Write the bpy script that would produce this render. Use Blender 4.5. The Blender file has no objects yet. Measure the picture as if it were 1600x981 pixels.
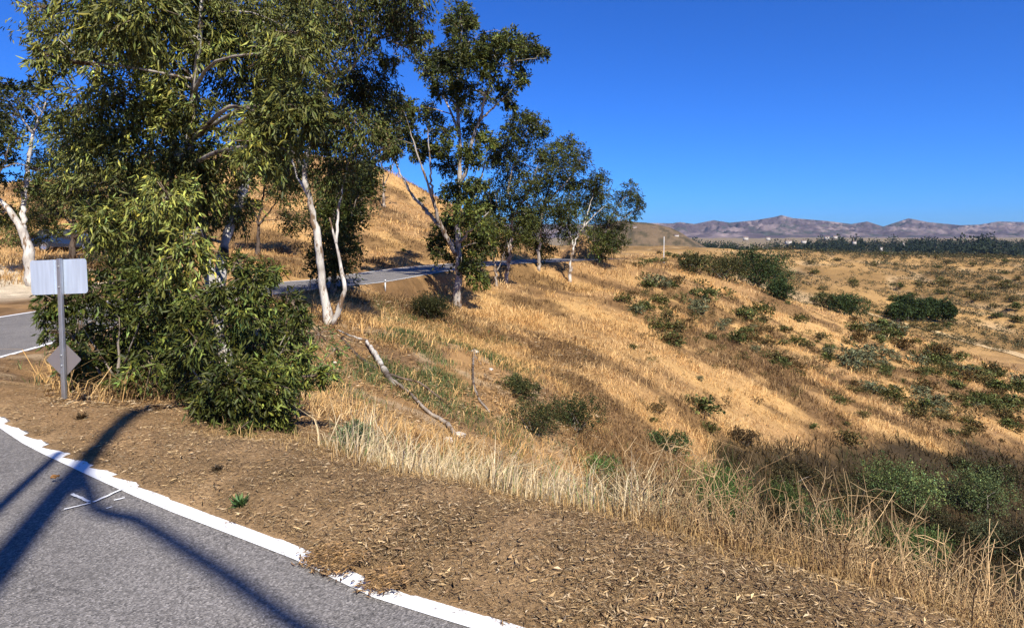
import bpy, math, random
import numpy as np

# ------------------------------------------------------------------ camera, sky, sun, exposure
SC = bpy.context.scene
COL = SC.collection
R = math.radians
CAMZ, FPX, PX0, PY0 = 1.65, 1000.0, 800.0, 362.0
cam_d = bpy.data.cameras.new("camera")
cam = bpy.data.objects.new("camera", cam_d)
COL.objects.link(cam)
cam.location = (0, 0, CAMZ)
cam.rotation_euler = (R(90), 0, 0)
cam_d.sensor_width = 36.0
cam_d.lens = 36.0 * FPX / 1600.0
cam_d.shift_y = -(490.5 - PY0) / 1600.0
cam_d.clip_start = 0.05
cam_d.clip_end = 40000
SC.camera = cam

SUN_EL, SUN_AZ = 45.0, math.degrees(math.atan2(0.36, -0.93))      # azimuth clockwise from +Y
w = bpy.data.worlds.new("World")
SC.world = w
w.use_nodes = True
nt = w.node_tree
nt.nodes.clear()
sky = nt.nodes.new("ShaderNodeTexSky")
sky.sky_type = 'NISHITA'
sky.sun_disc = False
sky.sun_elevation = R(SUN_EL)
sky.sun_rotation = R(SUN_AZ)
sky.altitude = 1200
sky.air_density = 1.0
sky.dust_density = 0.35
sky.ozone_density = 4.0
hsv = nt.nodes.new("ShaderNodeVectorMath")                     # the deep polarised blue of this sky, the same all over it
hsv.operation = 'MULTIPLY'
hsv.inputs[1].default_value = (0.21, 0.62, 1.42)
bg = nt.nodes.new("ShaderNodeBackground")
bg.inputs[1].default_value = 0.066
wo = nt.nodes.new("ShaderNodeOutputWorld")
nt.links.new(sky.outputs[0], hsv.inputs[0])
nt.links.new(hsv.outputs[0], bg.inputs[0])
nt.links.new(bg.outputs[0], wo.inputs[0])

sun_d = bpy.data.lights.new("sun", 'SUN')
sun_d.energy = 5.0
sun_d.angle = R(0.4)
sun_d.color = (1.0, 0.94, 0.83)
sun = bpy.data.objects.new("sun", sun_d)
COL.objects.link(sun)
sun.rotation_euler = (R(90 - SUN_EL), 0, R(180 - SUN_AZ))
sun.location = (10, -30, 40)
vs = SC.view_settings
vs.view_transform = 'Standard'
vs.look = 'None'
vs.exposure = 0.78
vs.gamma = 1.0
SC.cycles.max_bounces = 6
SC.cycles.transparent_max_bounces = 4
SC.cycles.use_adaptive_sampling = True
SC.cycles.adaptive_threshold = 0.02

# ------------------------------------------------------------------ helpers
def tag(o, label=None, cat=None, group=None, kind=None):
    if label: o['label'] = label
    if cat: o['category'] = cat
    if group: o['group'] = group
    if kind: o['kind'] = kind
    return o

def empty(name, loc, label, cat, group=None):
    o = bpy.data.objects.new(name, None)
    o.empty_display_size = 0.2
    COL.objects.link(o)
    o.location = loc
    return tag(o, label, cat, group)

def P(px, py, Y):
    """pixel of the 1600 px photograph at depth Y -> world"""
    return np.array([(px - PX0) / FPX * Y, Y, CAMZ - (py - PY0) / FPX * Y])

def mesh_np(name, V, F, mat=None, parent=None, tint=None, smooth=False, origin=None):
    V = np.asarray(V, dtype=np.float32).reshape(-1, 3)
    if origin is not None: V = V - np.asarray(origin, dtype=np.float32)
    me = bpy.data.meshes.new(name)
    Fs = F if isinstance(F, list) else [F]
    Fs = [np.asarray(f, dtype=np.int32) for f in Fs if len(f)]
    nl = sum(f.size for f in Fs); nf = sum(len(f) for f in Fs)
    me.vertices.add(len(V)); me.vertices.foreach_set("co", V.ravel())
    me.loops.add(nl); me.loops.foreach_set("vertex_index", np.concatenate([f.ravel() for f in Fs]))
    tot = np.concatenate([np.full(len(f), f.shape[1], dtype=np.int32) for f in Fs])
    st = np.concatenate([[0], np.cumsum(tot)[:-1]]).astype(np.int32)
    me.polygons.add(nf); me.polygons.foreach_set("loop_start", st)
    if smooth: me.polygons.foreach_set("use_smooth", np.ones(nf, dtype=bool))
    me.update(calc_edges=True)
    if tint is not None:
        a = me.color_attributes.new("tint", 'FLOAT_COLOR', 'POINT')
        c = np.ones((len(V), 4), dtype=np.float32); c[:, :3] = tint
        a.data.foreach_set("color", c.ravel())
    if mat: me.materials.append(mat)
    o = bpy.data.objects.new(name, me)
    COL.objects.link(o)
    if parent is not None: o.parent = parent
    elif origin is not None: o.location = [float(v) for v in origin]
    return o

class MB:
    """collects pieces for ONE mesh object"""
    def __init__(s): s.V, s.F3, s.F4, s.T, s.n = [], [], [], [], 0
    def add(s, V, F, tint=None):
        V = np.asarray(V, dtype=float).reshape(-1, 3); F = np.asarray(F, dtype=int)
        s.V.append(V); (s.F3 if F.shape[1] == 3 else s.F4).append(F + s.n)
        t = np.ones((len(V), 3)) if tint is None else np.broadcast_to(np.asarray(tint, dtype=float), (len(V), 3))
        s.T.append(t); s.n += len(V)
    def box(s, c, d, rz=0, tint=None):
        x, y, z = np.array(d) / 2.0
        V = np.array([[a*x, b*y, e*z] for e in (-1, 1) for a, b in ((-1,-1),(1,-1),(1,1),(-1,1))])
        if rz:
            q, p = math.cos(rz), math.sin(rz); V = V @ np.array([[q,p,0],[-p,q,0],[0,0,1]])
        s.add(V + np.array(c), [[3,2,1,0],[4,5,6,7],[0,1,5,4],[1,2,6,5],[2,3,7,6],[3,0,4,7]], tint)
    def tube(s, pts, rad, n=6, tint=None, cap=True):
        pts = np.asarray(pts, dtype=float); m = len(pts)
        rad = np.broadcast_to(np.asarray(rad, dtype=float), (m,))
        T = np.gradient(pts, axis=0); T /= np.linalg.norm(T, axis=1, keepdims=True) + 1e-9
        ref = np.array([0.31, 0.95, 0.05]) if abs(T[0, 2]) > 0.6 else np.array([0.05, 0.1, 1.0])
        A = np.cross(T, ref); A /= np.linalg.norm(A, axis=1, keepdims=True) + 1e-9
        B = np.cross(T, A)
        an = np.arange(n) * 2 * math.pi / n
        V = pts[:, None, :] + rad[:, None, None] * (np.cos(an)[None, :, None] * A[:, None, :] + np.sin(an)[None, :, None] * B[:, None, :])
        i = np.arange(m - 1)[:, None] * n; j = np.arange(n)[None, :]; k = (j + 1) % n
        F = np.stack([i + j, i + k, i + n + k, i + n + j], axis=-1).reshape(-1, 4)
        V = V.reshape(-1, 3)
        if tint is not None and np.ndim(tint) == 2: tint = np.repeat(tint, n, axis=0)
        s.add(V, F, tint)
        if cap:
            for e in (0, m - 1):
                b = s.n - len(V) if e == 0 else s.n - n
                if e == 0: b0 = b
            s.F3.append(np.array([[b0, b0 + q + 1, b0 + q] for q in range(1, n - 1)]))
            b1 = b0 + (m - 1) * n
            s.F3.append(np.array([[b1, b1 + q, b1 + q + 1] for q in range(1, n - 1)]))
    def build(s, name, mat, parent=None, origin=None, smooth=False):
        V = np.concatenate(s.V); T = np.concatenate(s.T)
        F = [np.concatenate(f) for f in (s.F3, s.F4) if f]
        return mesh_np(name, V, F, mat, parent, T, smooth, origin)

def hash2(ix, iy, seed):
    h = (ix.astype(np.int64) * 374761393 + iy.astype(np.int64) * 668265263 + seed * 974711) & 0xffffffff
    h = ((h ^ (h >> 13)) * 1274126177) & 0xffffffff
    h = ((h ^ (h >> 16)) * 2246822519) & 0xffffffff
    return ((h ^ (h >> 15)) & 0xffffff) / float(0xffffff)

def vnoise(x, y, seed=0):
    x = np.asarray(x, dtype=float); y = np.asarray(y, dtype=float)
    ix, iy = np.floor(x), np.floor(y); fx, fy = x - ix, y - iy
    ux = fx*fx*fx*(fx*(fx*6-15)+10); uy = fy*fy*fy*(fy*(fy*6-15)+10)
    a, b = hash2(ix, iy, seed), hash2(ix+1, iy, seed)
    c, d = hash2(ix, iy+1, seed), hash2(ix+1, iy+1, seed)
    return (a*(1-ux)+b*ux)*(1-uy) + (c*(1-ux)+d*ux)*uy

def fbm(x, y, oct=4, seed=0, gain=0.5):
    x = np.asarray(x, dtype=float); y = np.asarray(y, dtype=float)
    s = 0; a = 1; t = 0; ca, sa = math.cos(0.6), math.sin(0.6)
    for o in range(oct):
        s = s + a * (vnoise(x, y, seed + o*17) - 0.5); t += a
        x, y = (x*ca - y*sa)*2.03 + 11.3, (x*sa + y*ca)*2.03 - 7.7; a *= gain
    return s / t * 2          # about -1..1

def sstep(a, b, x):
    t = np.clip((x - a) / (b - a), 0, 1); return t*t*(3-2*t)

def mix(a, b, t):
    t = np.asarray(t)[..., None]; return np.asarray(a)*(1-t) + np.asarray(b)*t

def catmull(pts, rad, step):
    pts = np.asarray(pts, dtype=float); n = len(pts)
    if n < 2: return pts, np.asarray(rad)
    E = np.vstack([2*pts[0]-pts[1], pts, 2*pts[-1]-pts[-2]])
    out, ro = [], []
    for i in range(n-1):
        p0, p1, p2, p3 = E[i], E[i+1], E[i+2], E[i+3]
        k = max(2, int(np.linalg.norm(p2-p1)/step))
        for t in np.arange(k)/k:
            out.append(0.5*((2*p1)+(-p0+p2)*t+(2*p0-5*p1+4*p2-p3)*t*t+(-p0+3*p1-3*p2+p3)*t**3))
            ro.append(rad[i]*(1-t)+rad[i+1]*t)
    out.append(pts[-1]); ro.append(rad[-1])
    return np.array(out), np.array(ro)

# ------------------------------------------------------------------ materials
def new_mat(name):
    m = bpy.data.materials.new(name); m.use_nodes = True
    n = m.node_tree; n.nodes.clear()
    out = n.nodes.new("ShaderNodeOutputMaterial"); b = n.nodes.new("ShaderNodeBsdfPrincipled")
    n.links.new(b.outputs[0], out.inputs[0])
    return m, n, b, out

def nd(n, t, **k):
    x = n.nodes.new(t)
    for a, v in k.items():
        if a in x.inputs: x.inputs[a].default_value = v
        else: setattr(x, a, v)
    return x

def plain(name, col, rough=0.6, metal=0.0, spec=0.5, noise=0.0, nscale=20, coat=0.0):
    m, n, b, out = new_mat(name)
    b.inputs['Roughness'].default_value = rough; b.inputs['Metallic'].default_value = metal
    b.inputs['Specular IOR Level'].default_value = spec; b.inputs['Coat Weight'].default_value = coat
    b.inputs['Base Color'].default_value = (*col, 1)
    if noise:
        tc = nd(n, "ShaderNodeTexCoord"); tx = nd(n, "ShaderNodeTexNoise"); tx.inputs['Scale'].default_value = nscale
        tx.inputs['Detail'].default_value = 6
        rp = nd(n, "ShaderNodeMapRange"); rp.inputs['To Min'].default_value = 1-noise; rp.inputs['To Max'].default_value = 1+noise
        mx = nd(n, "ShaderNodeVectorMath", operation='MULTIPLY'); mx.inputs[0].default_value = col
        n.links.new(tc.outputs['Object'], tx.inputs['Vector']); n.links.new(tx.outputs['Fac'], rp.inputs[0])
        n.links.new(rp.outputs[0], mx.inputs[1]); n.links.new(mx.outputs[0], b.inputs['Base Color'])
    return m

def tinted(name, rough=0.6, spec=0.3, trans=0.0, nscale=0, namt=0.0, bump=0.0, bscale=0):
    """base colour = the object's own per-leaf / per-blade colour times a little noise"""
    m, n, b, out = new_mat(name)
    at = nd(n, "ShaderNodeAttribute", attribute_name="tint")
    src = at.outputs['Color']
    b.inputs['Roughness'].default_value = rough; b.inputs['Specular IOR Level'].default_value = spec
    if nscale:
        g = nd(n, "ShaderNodeNewGeometry"); tx = nd(n, "ShaderNodeTexNoise")
        tx.inputs['Scale'].default_value = nscale; tx.inputs['Detail'].default_value = 8; tx.inputs['Roughness'].default_value = 0.7
        rp = nd(n, "ShaderNodeMapRange"); rp.inputs['From Min'].default_value = 0.3; rp.inputs['From Max'].default_value = 0.7
        rp.inputs['To Min'].default_value = 1-namt; rp.inputs['To Max'].default_value = 1+namt
        mx = nd(n, "ShaderNodeVectorMath", operation='MULTIPLY')
        n.links.new(g.outputs['Position'], tx.inputs['Vector']); n.links.new(tx.outputs['Fac'], rp.inputs[0])
        n.links.new(src, mx.inputs[0]); n.links.new(rp.outputs[0], mx.inputs[1]); src = mx.outputs[0]
    n.links.new(src, b.inputs['Base Color'])
    if bump:
        g = nd(n, "ShaderNodeNewGeometry"); tx = nd(n, "ShaderNodeTexNoise")
        tx.inputs['Scale'].default_value = bscale; tx.inputs['Detail'].default_value = 9; tx.inputs['Roughness'].default_value = 0.65
        bp = nd(n, "ShaderNodeBump"); bp.inputs['Strength'].default_value = 1.0; bp.inputs['Distance'].default_value = bump
        n.links.new(g.outputs['Position'], tx.inputs['Vector']); n.links.new(tx.outputs['Fac'], bp.inputs['Height'])
        n.links.new(bp.outputs[0], b.inputs['Normal'])
    if trans:
        t = nd(n, "ShaderNodeBsdfTranslucent"); ms = nd(n, "ShaderNodeMixShader"); ms.inputs[0].default_value = trans
        n.links.new(src, t.inputs[0]); n.links.new(b.outputs[0], ms.inputs[1]); n.links.new(t.outputs[0], ms.inputs[2])
        n.links.new(ms.outputs[0], out.inputs[0])
    return m

M_LEAF = tinted("leaf", rough=0.5, spec=0.2, trans=0.12)
M_DRY = tinted("dry_grass", rough=0.7, spec=0.25, trans=0.25)
M_LITTER = tinted("litter", rough=0.8, spec=0.2)
M_FARLEAF = tinted("far_foliage", rough=0.8, spec=0.08, trans=0.1)
def bark_material():
    m, n, b, out = new_mat("bark")
    at = nd(n, "ShaderNodeAttribute", attribute_name="tint"); g = nd(n, "ShaderNodeNewGeometry")
    def nz(sc, vec, det=7, ro=.65):
        mp = nd(n, "ShaderNodeVectorMath", operation='MULTIPLY'); mp.inputs[1].default_value = vec
        t = nd(n, "ShaderNodeTexNoise"); t.inputs['Scale'].default_value = sc; t.inputs['Detail'].default_value = det; t.inputs['Roughness'].default_value = ro
        n.links.new(g.outputs['Position'], mp.inputs[0]); n.links.new(mp.outputs[0], t.inputs['Vector']); return t
    fine, patch = nz(9, (1, 1, .35)), nz(3.2, (1.6, 1.6, .42), 4)
    r1 = nd(n, "ShaderNodeMapRange"); r1.inputs['From Min'].default_value = .3; r1.inputs['From Max'].default_value = .7; r1.inputs['To Min'].default_value = .7; r1.inputs['To Max'].default_value = 1.25
    n.links.new(fine.outputs['Fac'], r1.inputs[0])
    cr = nd(n, "ShaderNodeValToRGB"); e = cr.color_ramp.elements; e[0].position = .40; e[0].color = (.36, .25, .17, 1); e[1].position = .47; e[1].color = (1, 1, 1, 1)
    n.links.new(patch.outputs['Fac'], cr.inputs[0])
    m1 = nd(n, "ShaderNodeVectorMath", operation='MULTIPLY'); m2 = nd(n, "ShaderNodeVectorMath", operation='MULTIPLY')
    n.links.new(at.outputs['Color'], m1.inputs[0]); n.links.new(r1.outputs[0], m1.inputs[1]); n.links.new(m1.outputs[0], m2.inputs[0]); n.links.new(cr.outputs[0], m2.inputs[1])
    n.links.new(m2.outputs[0], b.inputs['Base Color']); b.inputs['Roughness'].default_value = .8; b.inputs['Specular IOR Level'].default_value = .2
    bp = nd(n, "ShaderNodeBump"); bp.inputs['Distance'].default_value = .02; n.links.new(fine.outputs['Fac'], bp.inputs['Height']); n.links.new(bp.outputs[0], b.inputs['Normal'])
    return m
M_BARK = bark_material()
M_GALV = plain("galvanised_steel", (0.46, 0.47, 0.48), rough=0.38, metal=0.85, noise=0.18, nscale=14)
M_ALU = plain("sheet_aluminium", (0.60, 0.68, 0.78), rough=0.4, metal=0.55, noise=0.3, nscale=4)  # bluish tone and upright streaks put the sky's reflection into the colour
_n = M_ALU.node_tree
_t = next(q for q in _n.nodes if q.type == 'TEX_NOISE'); _c = next(q for q in _n.nodes if q.type == 'TEX_COORD')
_v = nd(_n, "ShaderNodeVectorMath", operation='MULTIPLY'); _v.inputs[1].default_value = (5, 5, .5)
_n.links.new(_c.outputs['Object'], _v.inputs[0]); _n.links.new(_v.outputs[0], _t.inputs['Vector'])
M_GREY = plain("grey_primer", (0.15, 0.13, 0.13), rough=0.55, noise=0.1, nscale=9)
M_WHITE = plain("white_paint", (0.78, 0.78, 0.76), rough=0.55, noise=0.06, nscale=30)
M_WOOD = plain("pole_wood", (0.16, 0.11, 0.075), rough=0.8, noise=0.3, nscale=12)
M_BLACK = plain("black_rubber", (0.02, 0.02, 0.02), rough=0.7)

def ground_material():
    m, n, b, out = new_mat("ground_soil")
    at = nd(n, "ShaderNodeAttribute", attribute_name="tint")
    g = nd(n, "ShaderNodeNewGeometry")
    def noise(sc, det=8, ro=0.65):
        t = nd(n, "ShaderNodeTexNoise"); t.inputs['Scale'].default_value = sc; t.inputs['Detail'].default_value = det; t.inputs['Roughness'].default_value = ro
        n.links.new(g.outputs['Position'], t.inputs['Vector']); return t
    def rng(t, lo, hi, a=0.3, c=0.7):
        r = nd(n, "ShaderNodeMapRange"); r.inputs['From Min'].default_value = a; r.inputs['From Max'].default_value = c
        r.inputs['To Min'].default_value = lo; r.inputs['To Max'].default_value = hi
        n.links.new(t.outputs['Fac'], r.inputs[0]); return r
    a, c, d = noise(38, 9, 0.75), noise(2.2), noise(0.12)
    r1, r2, r3 = rng(a, 0.5, 1.5), rng(c, 0.72, 1.28), rng(d, 0.85, 1.15)
    m1 = nd(n, "ShaderNodeMath", operation='MULTIPLY'); m2 = nd(n, "ShaderNodeMath", operation='MULTIPLY')
    n.links.new(r1.outputs[0], m1.inputs[0]); n.links.new(r2.outputs[0], m1.inputs[1])
    n.links.new(m1.outputs[0], m2.inputs[0]); n.links.new(r3.outputs[0], m2.inputs[1])
    mx = nd(n, "ShaderNodeVectorMath", operation='MULTIPLY')
    n.links.new(at.outputs['Color'], mx.inputs[0]); n.links.new(m2.outputs[0], mx.inputs[1])
    n.links.new(mx.outputs[0], b.inputs['Base Color'])
    b.inputs['Roughness'].default_value = 0.95; b.inputs['Specular IOR Level'].default_value = 0.1
    bp = nd(n, "ShaderNodeBump"); bp.inputs['Strength'].default_value = 0.9; bp.inputs['Distance'].default_value = 0.03
    n.links.new(a.outputs['Fac'], bp.inputs['Height']); n.links.new(bp.outputs[0], b.inputs['Normal'])
    return m
M_GROUND = ground_material()

def asphalt_material():
    m, n, b, out = new_mat("asphalt")
    g = nd(n, "ShaderNodeNewGeometry")
    def noise(sc, det=4, ro=0.6):
        t = nd(n, "ShaderNodeTexNoise"); t.inputs['Scale'].default_value = sc; t.inputs['Detail'].default_value = det; t.inputs['Roughness'].default_value = ro
        n.links.new(g.outputs['Position'], t.inputs['Vector']); return t
    vo = nd(n, "ShaderNodeTexVoronoi"); vo.inputs['Scale'].default_value = 110
    n.links.new(g.outputs['Position'], vo.inputs['Vector'])
    cr = nd(n, "ShaderNodeValToRGB")
    e = cr.color_ramp.elements; e[0].position = 0.0; e[0].color = (0.086, 0.08, 0.074, 1); e[1].position = 1.0; e[1].color = (0.295, 0.272, 0.25, 1)
    x = e.new(0.5); x.color = (0.165, 0.151, 0.138, 1)
    n.links.new(vo.outputs['Color'], cr.inputs[0])
    big = noise(0.9, 7, 0.7); fine = noise(55, 5, 0.7)
    def rng(t, lo, hi):
        r = nd(n, "ShaderNodeMapRange"); r.inputs['From Min'].default_value = 0.3; r.inputs['From Max'].default_value = 0.7
        r.inputs['To Min'].default_value = lo; r.inputs['To Max'].default_value = hi
        n.links.new(t.outputs['Fac'], r.inputs[0]); return r
    r1, r2 = rng(big, 0.78, 1.2), rng(fine, 0.6, 1.4)
    mm = nd(n, "ShaderNodeMath", operation='MULTIPLY'); n.links.new(r1.outputs[0], mm.inputs[0]); n.links.new(r2.outputs[0], mm.inputs[1])
    mx = nd(n, "ShaderNodeVectorMath", operation='MULTIPLY')
    n.links.new(cr.outputs[0], mx.inputs[0]); n.links.new(mm.outputs[0], mx.inputs[1]); n.links.new(mx.outputs[0], b.inputs['Base Color'])
    wv = nd(n, "ShaderNodeTexVoronoi", feature='DISTANCE_TO_EDGE'); wv.inputs['Scale'].default_value = 0.55
    ad = nd(n, "ShaderNodeVectorMath", operation='MULTIPLY_ADD'); ad.inputs[1].default_value = (0.5, 0.5, 0.5)
    wn = noise(3.0, 6, .7); n.links.new(wn.outputs['Color'], ad.inputs[0]); n.links.new(g.outputs['Position'], ad.inputs[2]); n.links.new(ad.outputs[0], wv.inputs['Vector'])
    ck = nd(n, "ShaderNodeMapRange"); ck.inputs['From Max'].default_value = 0.0035; ck.inputs['To Min'].default_value = 0.45; ck.inputs['To Max'].default_value = 1.0
    n.links.new(wv.outputs['Distance'], ck.inputs[0])
    m3 = nd(n, "ShaderNodeVectorMath", operation='MULTIPLY'); n.links.new(mx.outputs[0], m3.inputs[0]); n.links.new(ck.outputs[0], m3.inputs[1]); n.links.new(m3.outputs[0], b.inputs['Base Color'])
    b.inputs['Roughness'].default_value = 0.85; b.inputs['Specular IOR Level'].default_value = 0.3
    bp = nd(n, "ShaderNodeBump"); bp.inputs['Strength'].default_value = 0.8; bp.inputs['Distance'].default_value = 0.006
    n.links.new(vo.outputs['Distance'], bp.inputs['Height']); n.links.new(bp.outputs[0], b.inputs['Normal'])
    return m
M_ASPHALT = asphalt_material()

def paint_material():
    m, n, b, out = new_mat("road_paint")
    g = nd(n, "ShaderNodeNewGeometry"); t = nd(n, "ShaderNodeTexNoise")
    t.inputs['Scale'].default_value = 16; t.inputs['Detail'].default_value = 9; t.inputs['Roughness'].default_value = 0.75
    n.links.new(g.outputs['Position'], t.inputs['Vector'])
    cr = nd(n, "ShaderNodeValToRGB"); e = cr.color_ramp.elements
    e[0].position = 0.33; e[0].color = (0.20, 0.18, 0.165, 1); e[1].position = 0.44; e[1].color = (0.74, 0.735, 0.72, 1); x_ = e.new(0.38); x_.color = (0.5, 0.48, 0.45, 1)
    n.links.new(t.outputs['Fac'], cr.inputs[0]); n.links.new(cr.outputs[0], b.inputs['Base Color'])
    b.inputs['Roughness'].default_value = 0.7
    return m
M_PAINT = paint_material()

# ------------------------------------------------------------------ terrain: height function
CP = []                                       # control points x, y, z
def c(px, py, Y): CP.append(P(px, py, Y))
def cz(x, y, z): CP.append(np.array([x, y, z], dtype=float))
for a in range(-180, 181, 30):
    cz(1.3*math.sin(R(a)), 1.3*math.cos(R(a)), 0)
for a in (-180, -150, -120, -90, -60, 60, 90, 120, 150, 180):
    zz = {60: -1.6, 90: -0.5}.get(a, 0)
    cz(4*math.sin(R(a)), 4*math.cos(R(a)), zz)
    cz(12*math.sin(R(a)), 12*math.cos(R(a)), {60: -7, 90: -5, 120: -1.0, -60: -0.5, -90: 0}.get(a, 0.2))
    cz(60*math.sin(R(a)), 60*math.cos(R(a)), {60: -16, 90: -18, 120: -8, -60: 2.5, -90: 4}.get(a, 3))
    cz(300*math.sin(R(a)), 300*math.cos(R(a)), {60: -20, 90: -25, 120: -10, -60: 4}.get(a, 8))
for q in ((830,981,2.666),(490,860,3.31),(300,790,3.85),(130,720,4.75),(60,688,5.45),(0,650,6.4),(200,860,3.31),(0,800,3.77),(1100,981,2.66),
          (430,690,5.0),(700,755,4.2),(960,815,3.66),(1250,905,3.06),(1500,981,2.70),(270,652,6.5),(101,640,7.5),(380,694,5.5),
          (700,830,3.5),(450,760,4.15),(200,690,5.4),(30,600,10),
          (640,690,9),(550,650,10),(710,685,11.5),(300,640,7.6),(340,600,10),(180,606,9.3),(515,510,19),(430,560,14),(480,620,11),
          (600,560,17),(600,620,13),(700,600,16.5),(700,540,24),(640,480,29),(715,480,36),(600,470,28),(800,560,23),(800,640,16),
          (800,500,34),(800,450,44),(800,700,13.5),(880,640,18.5),(900,700,16),(900,560,27),(900,500,38),(900,450,49),
          (1000,745,17.5),(1000,650,23),(1000,550,33),(1000,480,45),(1000,430,56),(1000,408,63),(960,406,61),
          (1100,755,20.5),(1100,650,27),(1100,550,39),(1100,490,53),(1100,445,66),(1085,425,72),
          (1200,760,24),(1200,650,32),(1200,550,46),(1200,500,58),(1200,460,73),
          (1300,760,27),(1300,650,36),(1300,560,52),(1300,490,78),
          (1400,760,29.5),(1400,650,40),(1400,600,49),(1400,550,63),(1400,515,78),
          (1500,760,31),(1500,650,44),(1500,600,53),(1500,562,66),
          (1600,770,32),(1600,680,44),(1600,630,56),(1600,606,63),(1800,780,35),(1800,690,48),(1800,640,62),
          (1300,478,150),(1300,440,215),(1300,402,320),(1300,391,370),(1430,503,150),(1430,470,190),(1430,430,250),(1430,402,320),(1430,392,370),
          (1600,560,112),(1600,500,165),(1600,450,235),(1600,405,320),(1600,395,370),(1900,500,165),(1900,440,235),(1900,400,320),(1900,394,370),(1500,540,122),
          (1200,445,170),(1200,402,290),(1200,391,350),(1100,402,230),(1000,402,120),(1000,395,250),(1100,392,340),(1000,390,350),(1080,402,110),
          (580,262,82),(640,300,80),(690,335,80),(760,374,76),(850,400,70),(900,404,66),(600,360,58),(650,400,52),(560,400,50),(500,400,46),
          (450,330,60),(450,405,41),(380,300,70),(380,240,88),(250,250,82),(250,330,58),(250,400,40),(100,340,62),(100,285,88),(0,300,88),
          (110,393,46),(20,413,32),(20,472,22.6),(-200,400,40),(-200,300,90)):
    c(*q)
# banks hidden below the lip of the shoulder, valley behind the spur
for (x, y, z) in ((-1.06,6.3,-0.8),(0.38,5.5,-1.15),(1.38,4.9,-1.2),(2.2,4.3,-1.2),(2.7,3.9,-1.2),(0.0,8.0,-2.0),(1.6,7.2,-2.7),(2.9,6.6,-2.9),(4.0,6.0,-3.0),
                  (3.4,11.5,-4.6),(5.6,11.5,-5.4),(8,12.5,-6.6),(7,17,-6.6),(12,17,-8.6),(18,20,-10.2),(4,1,-0.3),(5,3,-2.6),(9,6,-5.2)):
    cz(x, y, z)
for (px, Y, z) in ((1200,98,-11),(1300,110,-14.5),(1400,108,-17.5),(1600,84,-18.5),(1500,92,-17.5),(1800,90,-19),(1100,100,-5.4),
                   (580,140,7),(380,150,9),(100,150,8),(640,140,4),(760,140,-2),(580,300,-2),(380,320,0),(100,320,4),(900,110,-4),(850,300,-8)):
    cz((px-PX0)/FPX*Y, Y, z)
CP = np.array(CP)
def uvw(x, y):
    r = np.maximum(np.hypot(x, y), 1.2)
    return 1.25*np.log(r), np.arctan2(x, y), r
cu, ct, cr_ = uvw(CP[:, 0], CP[:, 1])
def kern(d2): return 0.5*d2*np.log(d2 + 1e-12)
NC = len(CP)
K = kern((cu[:, None]-cu[None])**2 + (ct[:, None]-ct[None])**2) + np.eye(NC)*2e-3
Q = np.stack([np.ones(NC), cu, ct], 1)
A_ = np.block([[K, Q], [Q.T, np.zeros((3, 3))]])
SOL = np.linalg.solve(A_, np.concatenate([CP[:, 2]/cr_, np.zeros(3)]))
def tps(x, y):
    x = np.atleast_1d(np.asarray(x, dtype=float)); y = np.atleast_1d(np.asarray(y, dtype=float))
    sh = x.shape; x, y = x.ravel(), y.ravel(); out = np.empty(len(x))
    for i in range(0, len(x), 20000):
        u, t, r = uvw(x[i:i+20000], y[i:i+20000])
        k = kern((u[:, None]-cu[None])**2 + (t[:, None]-ct[None])**2)
        out[i:i+20000] = (k @ SOL[:NC] + SOL[NC] + SOL[NC+1]*u + SOL[NC+2]*t) * r
    return out.reshape(sh)

# road: right edge of the carriageway (x, y, z of the surface)
RE = np.array([(60,-38,0.3),(28,-17,0.1),(14,-7.2,0.02),(6,-1.2,0),(3,1.05,0),(1.4,1.95,0),(.08,2.666,0),(-.57,2.98,0),(-1.03,3.31,0),(-1.93,3.85,0),(-2.57,4.28,-.01),
               (-3.18,4.75,-.05),(-4.03,5.45,-.127),(-5.12,6.4,-.19),(-7.2,8.3,-.38),(-8.9,10.6,-.58),(-9.75,13,-.74),(-10.35,16.5,-.82),(-10.6,20.5,-.88),(-9.95,25.5,-.92),
               (-8.5,29.4,-.92),(-6.5,32.8,-.92),(-4.6,40.5,-.92),(-2.6,46.5,-.92),(0.6,51.5,-.92),(5.2,56.5,-.95),(9.5,61.5,-1.0),(12.5,68,-1.3),(13,80,-2.2),(8,95,-4)])
RES, _ = catmull(RE, np.zeros(len(RE)), 0.5)
TAN = np.gradient(RES[:, :2], axis=0); TAN /= np.linalg.norm(TAN, axis=1, keepdims=True)
NRM = np.stack([TAN[:, 1], -TAN[:, 0]], 1)          # to the right of travel = away from the carriageway
RW = 4.6
def road_sd(x, y):
    """signed distance from the right edge (positive outside to the right), road z at the nearest edge point"""
    x = np.asarray(x, dtype=float).ravel(); y = np.asarray(y, dtype=float).ravel()
    d = np.full(len(x), 99.0); z = np.zeros(len(x))
    near = np.where((np.abs(x) < 75) & (y < 110) & (y > -50))[0]
    for i in range(0, len(near), 20000):
        k = near[i:i+20000]
        dx = x[k][:, None]-RES[None, :, 0]; dy = y[k][:, None]-RES[None, :, 1]
        j = np.argmin(dx*dx+dy*dy, 1); a = np.arange(len(k))
        # interpolate along the tangent for smoothness
        dt = dx[a, j]*TAN[j, 0]+dy[a, j]*TAN[j, 1]
        dn = dx[a, j]*NRM[j, 0]+dy[a, j]*NRM[j, 1]
        far = np.hypot(dt, dn) > np.abs(dn)+1.0
        d[k] = np.where(far, np.sign(dn)*np.hypot(dt, dn), dn); z[k] = RES[j, 2]
    return d, z

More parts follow.
